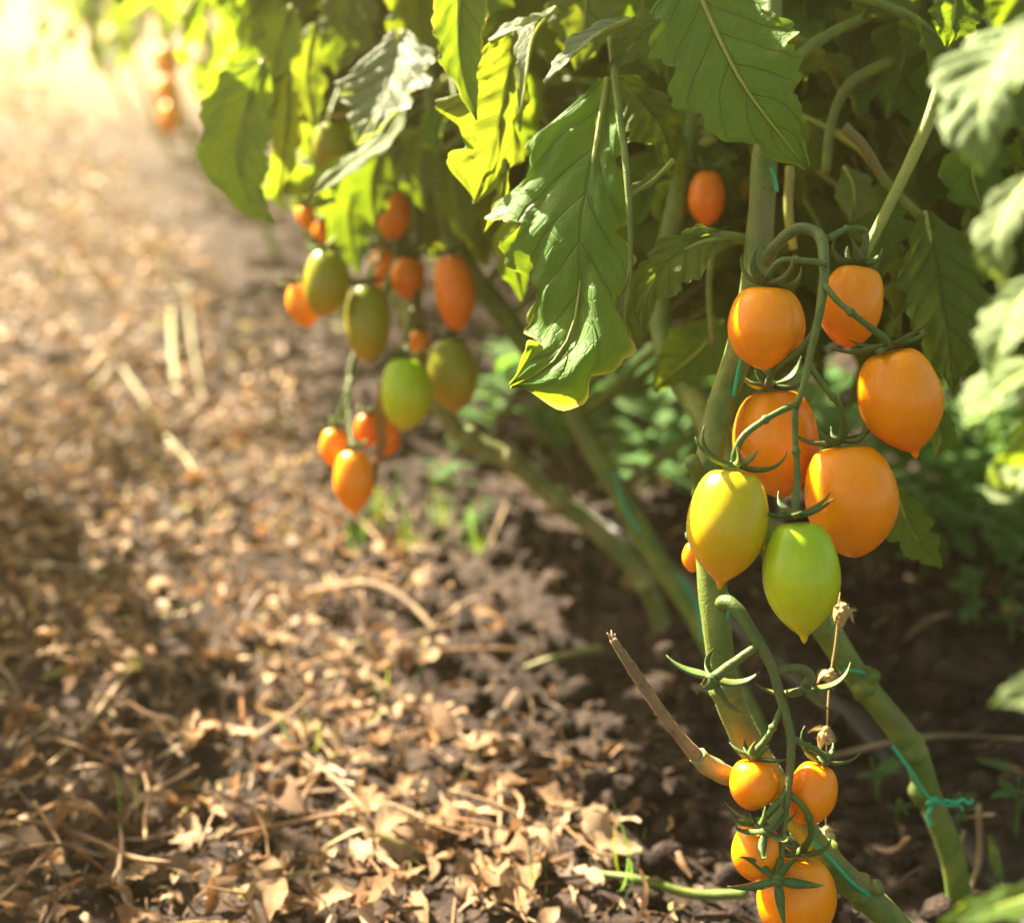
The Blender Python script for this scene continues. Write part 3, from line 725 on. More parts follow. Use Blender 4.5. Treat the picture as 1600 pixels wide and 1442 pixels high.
hero_leaf(plant_c, [(800, 45, .86), (792, 130, .85), (775, 215, .845), (742, 318, .84)], [30, 60, 105, 128, 80, 84, 10], [18, 32, 36, 46, 56, 36, 3], M_LEAF_YOUNG, nrm=(.25, -.92, -.12), nt=64, ns=12, lobes=3, depth=.46, quilt=.05, ruffle=.035, fold=.05, seed=21,
          flip=True, label='bright yellow-green lobed leaf with sunlight shining through')
hero_leaf(plant_c, [(790, 250, .845), (782, 310, .84), (758, 362, .84)], [10, 20, 16, 2], [8, 14, 12, 2], M_LEAF_YOUNG, nrm=(.5, -.8, -.2), nt=20, ns=4, seed=22, lobes=3)
hero_leaf(plant_c, [(722, -60, .83), (716, 40, .825), (722, 110, .82), (745, 188, .815)], [40, 50, 46, 36, 16, 2], [44, 52, 44, 34, 20, 2], M_LEAF_EDGE, nrm=(.1, -.95, .1), nt=44, ns=9, lobes=4, depth=.14, seed=33, flip=True, quilt=.08, fold=.35)
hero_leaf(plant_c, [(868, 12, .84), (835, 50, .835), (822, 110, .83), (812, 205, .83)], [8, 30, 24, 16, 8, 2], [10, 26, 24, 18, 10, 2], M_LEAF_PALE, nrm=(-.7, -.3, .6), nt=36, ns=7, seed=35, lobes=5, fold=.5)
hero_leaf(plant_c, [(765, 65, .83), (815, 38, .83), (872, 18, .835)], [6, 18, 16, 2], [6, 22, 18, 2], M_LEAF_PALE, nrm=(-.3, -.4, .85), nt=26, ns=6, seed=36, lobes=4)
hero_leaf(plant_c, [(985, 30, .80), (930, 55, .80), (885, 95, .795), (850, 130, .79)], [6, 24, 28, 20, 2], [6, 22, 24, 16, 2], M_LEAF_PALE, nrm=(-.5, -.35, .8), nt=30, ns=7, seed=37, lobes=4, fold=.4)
hero_leaf(plant_b, [(1060, 20, .81), (1010, 50, .805), (975, 85, .80), (950, 112, .80)], [10, 40, 44, 30, 3], [8, 34, 38, 26, 3], M_LEAF, nrm=(-.1, -.6, .8), nt=34, ns=7, seed=38, lobes=4)
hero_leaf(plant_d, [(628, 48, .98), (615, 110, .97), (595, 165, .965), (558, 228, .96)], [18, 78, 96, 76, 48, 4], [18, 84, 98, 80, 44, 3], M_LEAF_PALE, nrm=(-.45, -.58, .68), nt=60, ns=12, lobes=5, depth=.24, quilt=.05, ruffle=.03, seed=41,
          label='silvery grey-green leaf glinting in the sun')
hero_leaf(plant_d, [(640, 150, .99), (600, 220, .98), (545, 262, .975), (478, 315, .97)], [6, 28, 30, 24, 3], [6, 24, 26, 20, 3], M_LEAF_YOUNG, nrm=(-.2, -.4, .85), nt=32, ns=6, seed=43, lobes=5, flip=True)
hero_leaf(plant_d, [(410, 95, 1.02), (385, 170, 1.01), (372, 245, 1.0), (388, 310, 1.0), (432, 350, 1.0)], [20, 62, 80, 72, 50, 24, 2], [16, 40, 52, 54, 46, 26, 2], M_LEAF, nrm=(.25, -.95, .05), nt=50, ns=9, lobes=4, depth=.2, seed=44, flip=True,
          label='dark olive leaf hanging at the left edge of the foliage')
hero_leaf(plant_d, [(452, 118, 1.08), (448, 190, 1.07), (442, 250, 1.06), (435, 300, 1.06)], [10, 26, 30, 26, 3], [10, 26, 30, 24, 3], M_LEAF_YOUNG, nrm=(.5, -.8, -.1), nt=34, ns=6, seed=45, lobes=3, flip=True)
hero_leaf(plant_d, [(455, 10, 1.07), (440, 60, 1.06), (425, 125, 1.05)], [14, 40, 38, 3], [14, 38, 36, 3], M_LEAF, nrm=(.3, -.9, .1), nt=30, ns=6, seed=46, lobes=3, flip=True)
hero_leaf(plant_d, [(490, 40, 1.1), (480, 120, 1.09), (490, 200, 1.08)], [14, 34, 30, 3], [14, 34, 30, 3], M_LEAF_YOUNG, nrm=(.4, -.9, .0), nt=30, ns=6, seed=47, lobes=4, flip=True)
hero_leaf(plant_d, [(545, 240, 1.02), (510, 275, 1.02), (475, 300, 1.02)], [6, 22, 20, 3], [6, 20, 18, 3], M_LEAF_YOUNG, nrm=(.2, -.8, .3), nt=24, ns=5, seed=48, lobes=3, flip=True)
hero_leaf(plant_d, [(525, 312, 1.04), (490, 318, 1.035), (452, 318, 1.03)], [3, 11, 10, 2], [3, 10, 10, 2], M_LEAF_YOUNG, nrm=(0, -.7, .7), nt=20, ns=4, seed=49, lobes=3, flip=True)
hero_leaf(plant_d, [(560, 260, 1.14), (545, 340, 1.14), (560, 430, 1.13)], [14, 44, 40, 3], [14, 44, 36, 3], M_LEAF, nrm=(.2, -.95, .1), nt=30, ns=6, seed=50, lobes=4, flip=True)
hero_leaf(plant_b, [(1070, -70, .80), (1110, 30, .785), (1160, 130, .77), (1215, 205, .765), (1262, 262, .765)], [30, 95, 120, 118, 86, 50, 4], [30, 80, 112, 118, 92, 46, 4], M_LEAF, nrm=(-.05, -.93, .36), nt=60, ns=11, lobes=5, depth=.2, quilt=.05, ruffle=.05, fold=.05, seed=51,
          label='broad shaded leaf spreading above the top tomatoes')
hero_leaf(plant_b, [(1150, 372, .80), (1095, 378, .79), (1045, 410, .78), (1010, 460, .775), (1003, 525, .77)], [6, 30, 38, 36, 22, 2], [6, 38, 60, 58, 30, 2], M_LEAF, nrm=(-.3, -.8, .5), nt=44, ns=8, lobes=4, depth=.18, quilt=.12, seed=53,
          label='grey-green leaf curling down beside the sharp cluster')
hero_leaf(plant_b, [(1130, 500, .93), (1090, 550, .92), (1040, 590, .92), (1022, 612, .92)], [14, 52, 56, 34, 3], [14, 50, 44, 26, 3], M_LEAF, nrm=(-.1, -.9, .4), nt=30, ns=6, seed=54, lobes=3, depth=.1)
hero_leaf(plant_a, [(1445, 330, .84), (1462, 420, .835), (1478, 520, .83), (1488, 615, .83)], [14, 60, 76, 66, 44, 3], [18, 80, 92, 84, 48, 3], M_LEAF, nrm=(.1, -.93, .3), nt=50, ns=9, lobes=4, depth=.22, quilt=.08, seed=55,
          label='shaded two-lobed leaf behind the right-hand orange tomato')
hero_leaf(plant_a, [(1440, 380, .845), (1415, 440, .84), (1398, 500, .84)], [8, 34, 32, 3], [6, 26, 28, 3], M_LEAF_YOUNG, nrm=(-.2, -.9, .3), nt=30, ns=6, seed=56, lobes=3)
hero_leaf(plant_a, [(1395, 760, .85), (1425, 830, .85), (1470, 888, .85)], [12, 44, 36, 2], [12, 40, 34, 2], M_LEAF, nrm=(-.1, -.9, .4), nt=34, ns=6, seed=57, lobes=4, depth=.3)
hero_leaf(plant_a, [(1440, 630, .84), (1470, 670, .84), (1462, 715, .84)], [8, 26, 20, 2], [8, 24, 24, 2], M_LEAF, nrm=(0, -.95, .3), nt=24, ns=5, seed=58, lobes=3, depth=.1)
hero_leaf(plant_b, [(830, 310, .93), (800, 380, .93), (815, 470, .93)], [12, 36, 30, 3], [12, 34, 32, 3], M_LEAF, nrm=(.2, -.95, .1), nt=30, ns=6, seed=59, lobes=4, flip=True)
hero_leaf(plant_a, [(1320, 260, .87), (1335, 300, .865), (1330, 350, .86)], [8, 36, 34, 3], [8, 34, 34, 3], M_LEAF_YOUNG, nrm=(0, -.95, .2), nt=26, ns=6, seed=60, lobes=3, depth=.12, flip=True)
hero_leaf(plant_a, [(1495, -20, .80), (1490, 30, .80), (1480, 72, .80)], [12, 46, 42, 4], [12, 44, 40, 4], M_LEAF, nrm=(.1, -.9, .4), nt=26, ns=6, seed=61, lobes=3, depth=.12)
hero_leaf(plant_a, [(1560, 180, .86), (1520, 260, .86), (1540, 340, .86)], [14, 64, 60, 4], [14, 64, 60, 4], M_LEAF, nrm=(.1, -.9, .2), nt=30, ns=6, seed=62, lobes=4)

hero_leaf(plant_d, [(600, 215, 1.13), (580, 285, 1.125), (585, 355, 1.12)], [16, 46, 44, 3], [16, 46, 40, 3], M_LEAF, nrm=(.1, -.95, .2), nt=30, ns=6, seed=63, lobes=4, flip=True)
hero_leaf(plant_d, [(668, 190, 1.14), (655, 260, 1.135), (662, 330, 1.13)], [14, 40, 36, 3], [14, 36, 34, 3], M_LEAF, nrm=(-.1, -.95, .2), nt=30, ns=6, seed=64, lobes=4, flip=True)
hero_leaf(plant_d, [(700, 250, 1.13), (712, 320, 1.125), (735, 385, 1.12)], [10, 30, 28, 3], [10, 30, 28, 3], M_LEAF, nrm=(.2, -.95, .1), nt=28, ns=6, seed=65, lobes=4, flip=True)
for k_, (pts_, wd_, mt_, pl_) in enumerate((
        ([(1320, -70, .93), (1345, 20, .925), (1335, 130, .92)], 74, M_LEAF, plant_a), ([(1430, -20, .90), (1415, 80, .895), (1385, 185, .89)], 66, M_LEAF, plant_a),
        ([(1300, 120, .95), (1285, 210, .945), (1262, 300, .94)], 62, M_LEAF, plant_b), ([(1400, 190, .93), (1430, 260, .925), (1420, 350, .92)], 62, M_LEAF_YOUNG, plant_a),
        ([(1500, 130, .93), (1480, 230, .925), (1500, 330, .92)], 70, M_LEAF, plant_a), ([(1250, 300, .97), (1290, 380, .965), (1275, 460, .96)], 60, M_LEAF, plant_b),
        ([(900, -80, .92), (915, 10, .915), (900, 110, .91)], 70, M_LEAF_YOUNG, plant_c), ([(1000, -70, .93), (1005, 20, .925), (1030, 120, .92)], 70, M_LEAF, plant_b),
        ([(660, -60, 1.05), (655, 20, 1.045), (668, 110, 1.04)], 60, M_LEAF_YOUNG, plant_d), ([(530, -50, 1.12), (545, 30, 1.115), (525, 120, 1.11)], 60, M_LEAF, plant_d))):
    hero_leaf(pl_, pts_, [12, wd_ * .85, wd_, wd_ * .7, 4], [12, wd_ * .8, wd_, wd_ * .75, 4], mt_, nrm=(rnd.uniform(-.3, .3), -.9, rnd.uniform(0, .4)), nt=32, ns=7, lobes=4, depth=.26, seed=400 + k_, flip=k_ % 3 == 0)
# long petioles
mk('petiole', tube([P(1478, 115, .80), P(1440, 215, .80), P(1390, 320, .80), P(1350, 400, .80)], [.0042, .0036, .0032, .0030], n=24, seg=10, bump=.05), M_PETIOLE, plant_a)
mk('petiole', tube([P(1318, 198, .83), P(1350, 230, .83), P(1385, 285, .835), P(1440, 340, .84)], [.0036, .0032, .003, .0026], n=20, seg=8, bump=.08), M_STEM, plant_a)
mk('petiole', tube([P(1395, 95, .88), P(1330, 130, .88), P(1300, 190, .88), P(1290, 270, .88)], [.0040, .0036, .0032, .0030], n=20, seg=8, bump=.08), M_STEM, plant_a)
mk('petiole', tube([P(1190, 395, .80), P(1165, 375, .80), P(1110, 368, .795), P(1060, 375, .79)], [.0034, .003, .0026, .002], n=16, seg=8), M_STEM, plant_a)
mk('petiole', tube([P(1112, 390, .9), P(1108, 460, .9), P(1114, 540, .9)], [.0020, .0020, .0018], n=12, seg=7), M_STEM, plant_b)
mk('petiole', tube([P(955, 60, .81), P(965, 160, .79), P(978, 260, .775), P(985, 400, .77), P(970, 540, .768)], [.0024, .0022, .0018, .0014, .0008], n=24, seg=8), M_STEM, plant_b)
mk('petiole', tube([P(1235, 260, .86), P(1232, 330, .86), P(1240, 390, .86)], [.003, .003, .0026], n=12, seg=7), M_PETIOLE, plant_b)

def shade_leaf(plant_, stem, target, dist, size, seed):
    """a leaf added to the plant to block the sun and shade the target"""
    c = target + SUN_DIR * dist; rr = random.Random(seed)
    b = min(catmull(stem, 40), key=lambda q: (q - c - Vector((0, 0, .05))).length)
    pet = mk('leaf', tube([b, b.lerp(c, .5) + Vector((0, 0, .05)), c + Vector((0, 0, .01))], [.004, .003, .002], n=14, seg=7), M_STEM, plant_); w0 = world_loc(pet)
    for k in range(5):
        a = (k - 2) * .75; x = (c - b); x.z = 0; x.normalize(); y = Vector((-x.y, x.x, 0))
        dr = x * math.cos(a) + y * math.sin(a) + Vector((0, 0, -.45)); z = size * rr.uniform(.8, 1.1)
        link('leaflet', rr.choice(LEAFLETS['g']), pet, c - w0 - dr * z * .15, frame(dr, Vector((0, 0, 1)) + SUN_DIR * .5).to_euler(), (z, z, z))
shade_leaf(plant_d, S4, P(370, 210, 1.0), .26, .11, 1)  # added sun blockers that put the leaves below them in shade
shade_leaf(plant_d, S4, P(395, 300, 1.0), .30, .11, 2)
shade_leaf(plant_d, S4, P(430, 70, 1.06), .16, .09, 3)
shade_leaf(plant_c, S3, P(1150, 110, .77), .22, .10, 4)
shade_leaf(plant_b, S2, P(1230, 190, .77), .24, .10, 5)

def reach_leaf(plant_, stem, c, size, seed, key):
    rr = random.Random(seed)
    b = min(stem, key=lambda q: (q - c - Vector((0, 0, .04))).length)
    x = c - b; x.z = 0
    if x.length < .02: x = Vector((rr.gauss(0, 1), rr.gauss(0, 1), 0))
    x.normalize(); y = Vector((-x.y, x.x, 0)); lf = []
    for k in range(5):
        a = (k - 2) * .72 + rr.gauss(0, .15)
        dr = x * math.cos(a) + y * math.sin(a) + Vector((0, 0, -rr.uniform(.5, 1.6))); dr.normalize(); z = size * rr.uniform(.7, 1.15)
        pc = c + dr * z * .5
        if in_view_soft(pc, z) or blocks_sun(pc, z * .4): continue
        lf.append((dr, z))
    if len(lf) < 2: return 0
    pet = mk('leaf', tube([b, b.lerp(c, .5) + Vector((0, 0, .04)), c], [.0038, .003, .002], n=12, seg=6), M_STEM, plant_); w0 = world_loc(pet)
    for dr, z in lf:
        zh = Vector((x.x * .5 + rr.gauss(0, .3), x.y * .5 - .5 + rr.gauss(0, .3), .9))
        link('leaflet', rr.choice(LEAFLETS[key]), pet, c - w0, frame(dr, zh).to_euler(), (z, z, z))
    return 1
def in_view_soft(p, size):
    px, py, d = proj(p); m = size * FPX / d * .45
    lim = float(np.interp(px, (380, 430, 520, 640, 760, 830, 1000, 1060, 1500, 1600), (160, 350, 400, 410, 440, 490, 520, 600, 620, 660)))
    return py + m > lim
rc = random.Random(77); CS = {k: catmull(v, 60) for k, v in (('b', S2), ('c', S3), ('d', S4), ('a', S1))}
got = 0
for k in range(950):
    if k % 2:
        c = P(rc.uniform(420, 1060), rc.uniform(-120, 420), rc.uniform(1.26, 1.6)); pl_, st_ = (plant_d, CS['d']) if rc.random() < .5 else (plant_c, CS['c'])
    else:
        c = P(rc.uniform(1030, 1640), rc.uniform(-120, 520), rc.uniform(.95, 1.35)); pl_, st_ = (plant_b, CS['b']) if rc.random() < .6 else (plant_c, CS['c'])
    if got > 250: break
    got += reach_leaf(pl_, st_, c, rc.uniform(.075, .12), 900 + k, 'y' if rc.random() < .25 else 'g')
print('curtain leaves', got)

# plant on the right edge whose leaves hang close to the lens
b5 = Vector((0.43, 0.42, gz(.43, .42)))
plant_e = plant(b5, 'tomato plant at the right edge with blurred leaves near the lens')
S5 = [b5, b5 + Vector((.0, .02, .2)), b5 + Vector((.01, .03, .5)), b5 + Vector((0, .03, .95))]
mk('stem', tube(S5, [.009, .008, .007, .005], n=24, seg=10, bump=.1), M_STEM, plant_e)
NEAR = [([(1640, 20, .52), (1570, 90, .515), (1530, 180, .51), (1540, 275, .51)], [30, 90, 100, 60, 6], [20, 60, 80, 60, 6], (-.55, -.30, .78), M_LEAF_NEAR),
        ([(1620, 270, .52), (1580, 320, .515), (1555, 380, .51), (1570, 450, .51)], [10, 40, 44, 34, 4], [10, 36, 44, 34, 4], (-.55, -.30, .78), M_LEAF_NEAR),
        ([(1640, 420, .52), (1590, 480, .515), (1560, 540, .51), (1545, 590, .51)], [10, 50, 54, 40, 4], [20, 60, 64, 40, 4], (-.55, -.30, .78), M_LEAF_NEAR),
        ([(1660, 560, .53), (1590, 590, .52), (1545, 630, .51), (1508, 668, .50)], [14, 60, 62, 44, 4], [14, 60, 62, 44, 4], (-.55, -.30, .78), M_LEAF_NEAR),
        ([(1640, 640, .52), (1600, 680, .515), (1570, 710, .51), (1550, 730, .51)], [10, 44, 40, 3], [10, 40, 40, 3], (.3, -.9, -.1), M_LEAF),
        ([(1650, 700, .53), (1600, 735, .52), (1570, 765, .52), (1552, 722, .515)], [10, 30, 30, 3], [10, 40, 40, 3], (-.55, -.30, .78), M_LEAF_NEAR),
        ([(1660, 1060, .48), (1610, 1085, .475), (1550, 1100, .47)], [10, 40, 30, 3], [10, 40, 30, 3], (-.2, -.5, .85), M_LEAF_NEAR),
        ([(1680, 1375, .50), (1600, 1405, .50), (1520, 1425, .50), (1470, 1440, .50)], [8, 28, 26, 3], [8, 40, 30, 3], (-.1, -.4, .9), M_LEAF),
        ([(1640, -60, .55), (1590, 0, .55), (1550, 60, .55)], [16, 60, 50, 4], [16, 60, 50, 4], (0, -.8, .5), M_LEAF)]
for i, (pts, wl, wr, nn, mt) in enumerate(NEAR):
    hero_leaf(plant_e, pts, wl, wr, mt, nrm=nn, nt=40, ns=8, seed=70 + i, lobes=4, depth=.2, quilt=.12, fold=.15)
    a = P(*pts[0])
    mk('petiole', tube([a, (a + S5[2]) * .5 + Vector((0, 0, .03)), Vector((S5[2].x, S5[2].y, min(.9, max(.12, a.z + .04))))], [.002, .0025, .003], n=12, seg=7), M_STEM, plant_e)
grow_leaves(plant_e, S5, 7, r, zmin=.62, zmax=.92, lmin=.15, lmax=.26, az=(-.3, .9), young=.1)

# ------------------------------------------------------------------ tomatoes
def fruit_geo(top, tip, rad, tipk=1.0, seed=0, nl=30, nn=36, flat=0.0):
    ax = (tip - top); L = ax.length; ax.normalize()
    s = ax.cross(Vector((0.2, 1, 0.1))).normalized(); b = ax.cross(s)
    r_ = random.Random(seed); e1, e2 = r_.uniform(-.04, .04), r_.uniform(0, 6.28); bx = r_.uniform(-.035, .035) * L
    V, uv = [], []
    ln = L * 0.075 * min(tipk, 1.2); Lb = L - ln * 0.75; rn = rad * 0.13 * min(1.0, tipk)
    for i in range(nl + 1):
        t = i / nl
        z = L * (0.5 - 0.5 * math.cos(math.pi * t)); u = min(1.0, z / Lb)
        body = rad * max(0.0, 4 * u * (1 - u)) ** (0.40 + (0.34 if tipk > .8 else 0.20) * min(1, max(0, (u - .2) / .6)))
        nip = rn * min(1.0, max(0.0, (L - z) / max(ln * 0.9, 1e-5))) ** 0.55 * min(1, max(0, (u - .3) * 2)) if tipk > .05 else 0.0
        rr = (body ** 2.4 + nip ** 2.4) ** (1 / 2.4)
        zz = z
        if u < 0.10: zz = z + (1 - u / 0.10) ** 2 * L * 0.045
        for j in range(nn):
            a = 2 * math.pi * j / nn
            q = rr * (1 + e1 * math.cos(2 * a + e2) + 0.035 * math.cos(3 * a + e2) * max(0, 1 - u * 2.6) + 0.02 * math.cos(5 * a + 2 * e2) * max(0, 1 - u * 4))
            V.append(top + ax * zz + (s * math.cos(a) + b * math.sin(a)) * q + s * bx * math.sin(math.pi * u)); uv.append((j / nn, z / L))
    F = [(i * nn + j, (i + 1) * nn + j, (i + 1) * nn + (j + 1) % nn, i * nn + (j + 1) % nn) for i in range(nl) for j in range(nn)]
    return V, F, uv
def sepal_geo(o, axis_, radial, length, width, ph0, curl, twist=0.0, n=12):
    """narrow pointed sepal leaving o along 'radial' and curling towards axis_"""
    sd = axis_.cross(radial).normalized(); p = o + radial * 0.0015; V = []; F = []
    for i in range(n + 1):
        t = i / n; ang = ph0 + curl * t ** 1.3
        dr = (radial * math.cos(ang) + axis_ * math.sin(ang) + sd * twist * t * t).normalized(); nr = sd.cross(dr) * -1
        w_ = width * (0.55 + 0.45 * math.sin(min(1, t * 3) * math.pi / 2)) * (1 - t ** 1.7) + 0.00025
        th = 0.0007 * (1 - t) + 0.0002
        V += [p + sd * w_ + nr * w_ * .6, p + nr * th, p - sd * w_ + nr * w_ * .6, p - nr * th * 1.6]
        p = p + dr * (length / n)
        if i < n:
            for k in range(4):
                a0 = i * 4 + k; a1 = i * 4 + (k + 1) % 4
                F.append((a0, a1, a1 + 4, a0 + 4))
    F.append((3, 2, 1, 0)); F.append((n * 4, n * 4 + 1, n * 4 + 2, n * 4 + 3))
    return V, F
def calyx(parent, o, ax, slen, swid, seed, ph0=(-.45, .1), curl=(1.2, 2.6), mat=M_SEPAL, nsep=5, hub=.0034, name='calyx', rot=None):
    r_ = random.Random(seed); ax = ax.normalized()
    s = ax.cross(Vector((0.3, 1, 0.1))).normalized(); b = ax.cross(s)
    V = tube([o - ax * .0012, o + ax * .0006, o + ax * .0028], [hub * .9, hub, hub * .62], n=4, seg=12, bump=.12, seed=seed)
    c = mk(name, V, mat, parent); a0 = r_.uniform(0, 6.28) if rot is None else rot
    for k in range(nsep):
        a = a0 + 2 * math.pi * k / nsep + r_.uniform(-.22, .22)
        rad = s * math.cos(a) + b * math.sin(a)
        sv, sf = sepal_geo(o, ax, rad, slen * r_.uniform(.75, 1.3), swid * r_.uniform(.7, 1.05), r_.uniform(*ph0), r_.uniform(*curl), r_.uniform(-.9, .9))
        if proj(o)[2] < .9:
            for _ in range(110):
                q = sv[r_.randrange(4, len(sv) - 4)]; d_ = Vector((r_.gauss(0, 1), r_.gauss(0, 1), r_.gauss(0, 1))).normalized()
                q = q + Vector((r_.gauss(0, .0006), r_.gauss(0, .0006), r_.gauss(0, .0006))); e_ = d_.cross(ax).normalized() * .00005
                n0 = len(sv); sv += [q - e_, q + e_, q + d_ * r_.uniform(.0006, .0016)]; sf.append((n0, n0 + 1, n0 + 2))
        mk('sepal', (sv, sf), mat, c)
    return c
def tomato(top, tip, width, d, mat, label, seed, stalk=None, tipk=1.0, dtip=0.0, sl=29, sw=3.9, cal=True, lod=1.0, ph0=(-.45, .1), curl=(1.2, 2.6), rot=None, group=None):
    T = P(*top, d); B = P(*tip, d + dtip); s = d / FPX
    ax = (T - B).normalized()
    V, F, uv = fruit_geo(T, B, width * s / 2, tipk, seed, int(30 * lod), int(36 * lod))
    o = mk('tomato', (V, F), mat, origin=T, uv=uv)
    tag(o, label, 'tomato', group)
    if cal:
        calyx(o, T + ax * 0.0006, ax, sl * 1e-3, sw * 1e-3, seed + 1, ph0, curl, rot=rot)
        if stalk:
            q = [T + ax * .001] + [P(*x) for x in stalk]
            st = tube(q, [.0024, .0018, .0016, .0018], n=18, seg=9, bump=.08, seed=seed)
            kn = catmull(q, 18)[11]; t0 = catmull(q, 18)
            st = join(st, tube([t0[10], t0[11], t0[12]], [.0015, .0025, .0015], n=6, seg=9))
            mk('stalk', st, M_TRUSS, o)
    return o
GF = 'tomatoes of the large front truss'; GS = 'tomatoes of the small lower truss'; GL = 'tomatoes hanging over the path'
tomato((1198, 445), (1192, 580), 122, .757, M_ORANGE, 'plump orange tomato at top left of the front truss', 1, [(1205, 425, .750), (1222, 407, .745), (1260, 408, .742), (1292, 412, .742)], tipk=.35, ph0=(-.6, .3), curl=(.6, 2.4), group=GF)
tomato((1343, 412), (1322, 545), 96, .785, M_ORANGE, 'orange tomato at top right, half hidden by a stalk', 2, [(1350, 395, .782), (1352, 362, .78), (1325, 358, .775), (1295, 372, .760)], tipk=.2, sl=24, curl=(1.6, 2.9), group=GF)
tomato((1388, 543), (1432, 717), 128, .748, M_ORANGE, 'orange tomato with pointed tip, rightmost of the front truss', 3, [(1382, 530, .742), (1345, 500, .735), (1310, 472, .735), (1288, 445, .738)], tipk=1.25, dtip=.008, sl=25, ph0=(-.2, .35), curl=(.2, 1.4), group=GF)
tomato((1205, 605), (1222, 782), 136, .792, M_ORANGE, 'orange tomato behind the stalks, above the yellow tomato', 4, [(1200, 598, .772), (1212, 575, .756), (1245, 550, .745), (1272, 520, .74)], tipk=.5, sl=24, curl=(.9, 2.2), group=GF)
tomato((1316, 690), (1338, 872), 144, .757, M_ORANGE, 'biggest orange tomato, low right in the front truss', 5, [(1318, 672, .750), (1312, 635, .742), (1288, 605, .736), (1268, 575, .735)], tipk=0.1, sl=23, ph0=(-.35, .1), curl=(1.2, 2.4), group=GF)
tomato((1148, 728), (1124, 922), 126, .728, M_YELLOW, 'yellow tomato turning orange at its nipple-shaped tip', 6, [(1150, 705, .725), (1165, 678, .722), (1205, 650, .724), (1242, 632, .730)], tipk=1.2, sl=26, curl=(1.0, 2.2), group=GF)
tomato((1244, 808), (1257, 1006), 122, .720, M_GREEN, 'glossy light green tomato with pointed tip, lowest of the front truss', 7, [(1243, 790, .722), (1246, 740, .728), (1243, 690, .732), (1242, 640, .733)], tipk=1.2, sl=24, ph0=(-.1, .3), curl=(.3, 1.6), group=GF)
tomato((1085, 845), (1082, 895), 34, .80, M_ORANGE, 'small orange tomato peeking out behind the yellow one', 8, [(1088, 835, .798), (1098, 822, .79), (1106, 815, .778)], tipk=.2, sl=8, sw=2.0, group=GF)
tomato((1177, 1185), (1174, 1266), 76, .752, M_ORANGE, 'small round orange tomato, upper left of the lower truss', 11, [(1180, 1175, .748), (1200, 1150, .745), (1215, 1120, .745), (1224, 1100, .745)], tipk=.1, sl=16, sw=2.8, ph0=(-.2, .3), curl=(.3, 1.6), group=GS)
tomato((1283, 1190), (1252, 1290), 76, .757, M_ORANGE, 'small orange tomato tapering downward, right of the lower truss', 12, [(1288, 1182, .754), (1275, 1172, .750), (1255, 1162, .747), (1238, 1152, .745)], tipk=.2, sl=18, sw=2.6, ph0=(-.3, .2), curl=(.8, 2.0), group=GS)
tomato((1186, 1287), (1178, 1377), 80, .748, M_ORANGE, 'small orange tomato below the round one on the left', 13, [(1192, 1280, .744), (1208, 1262, .742), (1222, 1245, .743), (1232, 1225, .744)], tipk=.15, sl=20, sw=2.8, ph0=(-.3, .2), curl=(.9, 2.2), group=GS)
tomato((1252, 1335), (1234, 1475), 122, .757, M_ORANGE, 'larger orange tomato cut by the bottom edge of the photo', 14, [(1256, 1325, .752), (1268, 1300, .747), (1258, 1265, .744), (1234, 1240, .744)], tipk=.3, sl=19, sw=3.0, curl=(.8, 2.2), group=GS)

# trusses (fruit stalks of the front plant) and the empty calyxes on them
def truss(plant_, pts, radii, seed=0, n=50): return mk('truss', tube([P(*p) for p in pts], radii, n=n, seg=11, bump=.12, seed=seed), M_TRUSS, plant_)
T1 = [(1190, 420, .79), (1212, 385, .775), (1245, 358, .765), (1280, 368, .757), (1288, 420, .745), (1282, 480, .738), (1268, 545, .735), (1256, 600, .733), (1243, 640, .733)]
T2 = [(1120, 950, .768), (1132, 940, .758), (1150, 950, .752), (1180, 995, .748), (1205, 1040, .746), (1216, 1075, .745), (1226, 1110, .745), (1236, 1160, .744), (1232, 1230, .743), (1226, 1285, .742), (1218, 1372, .738)]
truss(plant_a, T1, [.0036, .0033, .0030, .0026, .0023, .0020, .0016], 5)
truss(plant_a, T2,
      [.0042, .0036, .0031, .0028, .0026, .0024, .0021, .0018, .0015, .0011], 6, 70)
def empty_calyx(plant_, p, ax, stalk, sl, sw, seed, **kw):
    o = P(*p); A = Vector(ax).normalized()
    c = calyx(plant_, o, A, sl, sw, seed, **kw)
    mk('stalk', tube([o + A * .002] + [P(*q) for q in stalk], [.0030, .0024, .0024], n=12, seg=9, bump=.08), M_TRUSS, c)
empty_calyx(plant_a, (1112, 1062, .738), (.7, -.15, .75), [(1140, 1040, .742), (1188, 1006, .748)], .027, .0038, 31, ph0=(-.9, .3), curl=(.6, 2.2), hub=.0040)
empty_calyx(plant_a, (1258, 1078, .752), (.1, .1, 1), [(1266, 1055, .75), (1250, 1044, .748), (1212, 1048, .746)], .027, .0036, 33, ph0=(-.7, .3), curl=(-.2, 1.6), hub=.0036)
empty_calyx(plant_a, (1214, 1376, .734), (.1, -.75, .5), [(1217, 1360, .737), (1219, 1340, .739)], .022, .0028, 35, ph0=(-.4, .3), curl=(.4, 1.8), hub=.0032)
empty_calyx(plant_a, (1195, 1300, .738), (.1, -.3, .8), [(1208, 1282, .740), (1222, 1262, .742)], .018, .0026, 37, ph0=(-.6, .2), curl=(.8, 2.2), hub=.0032)

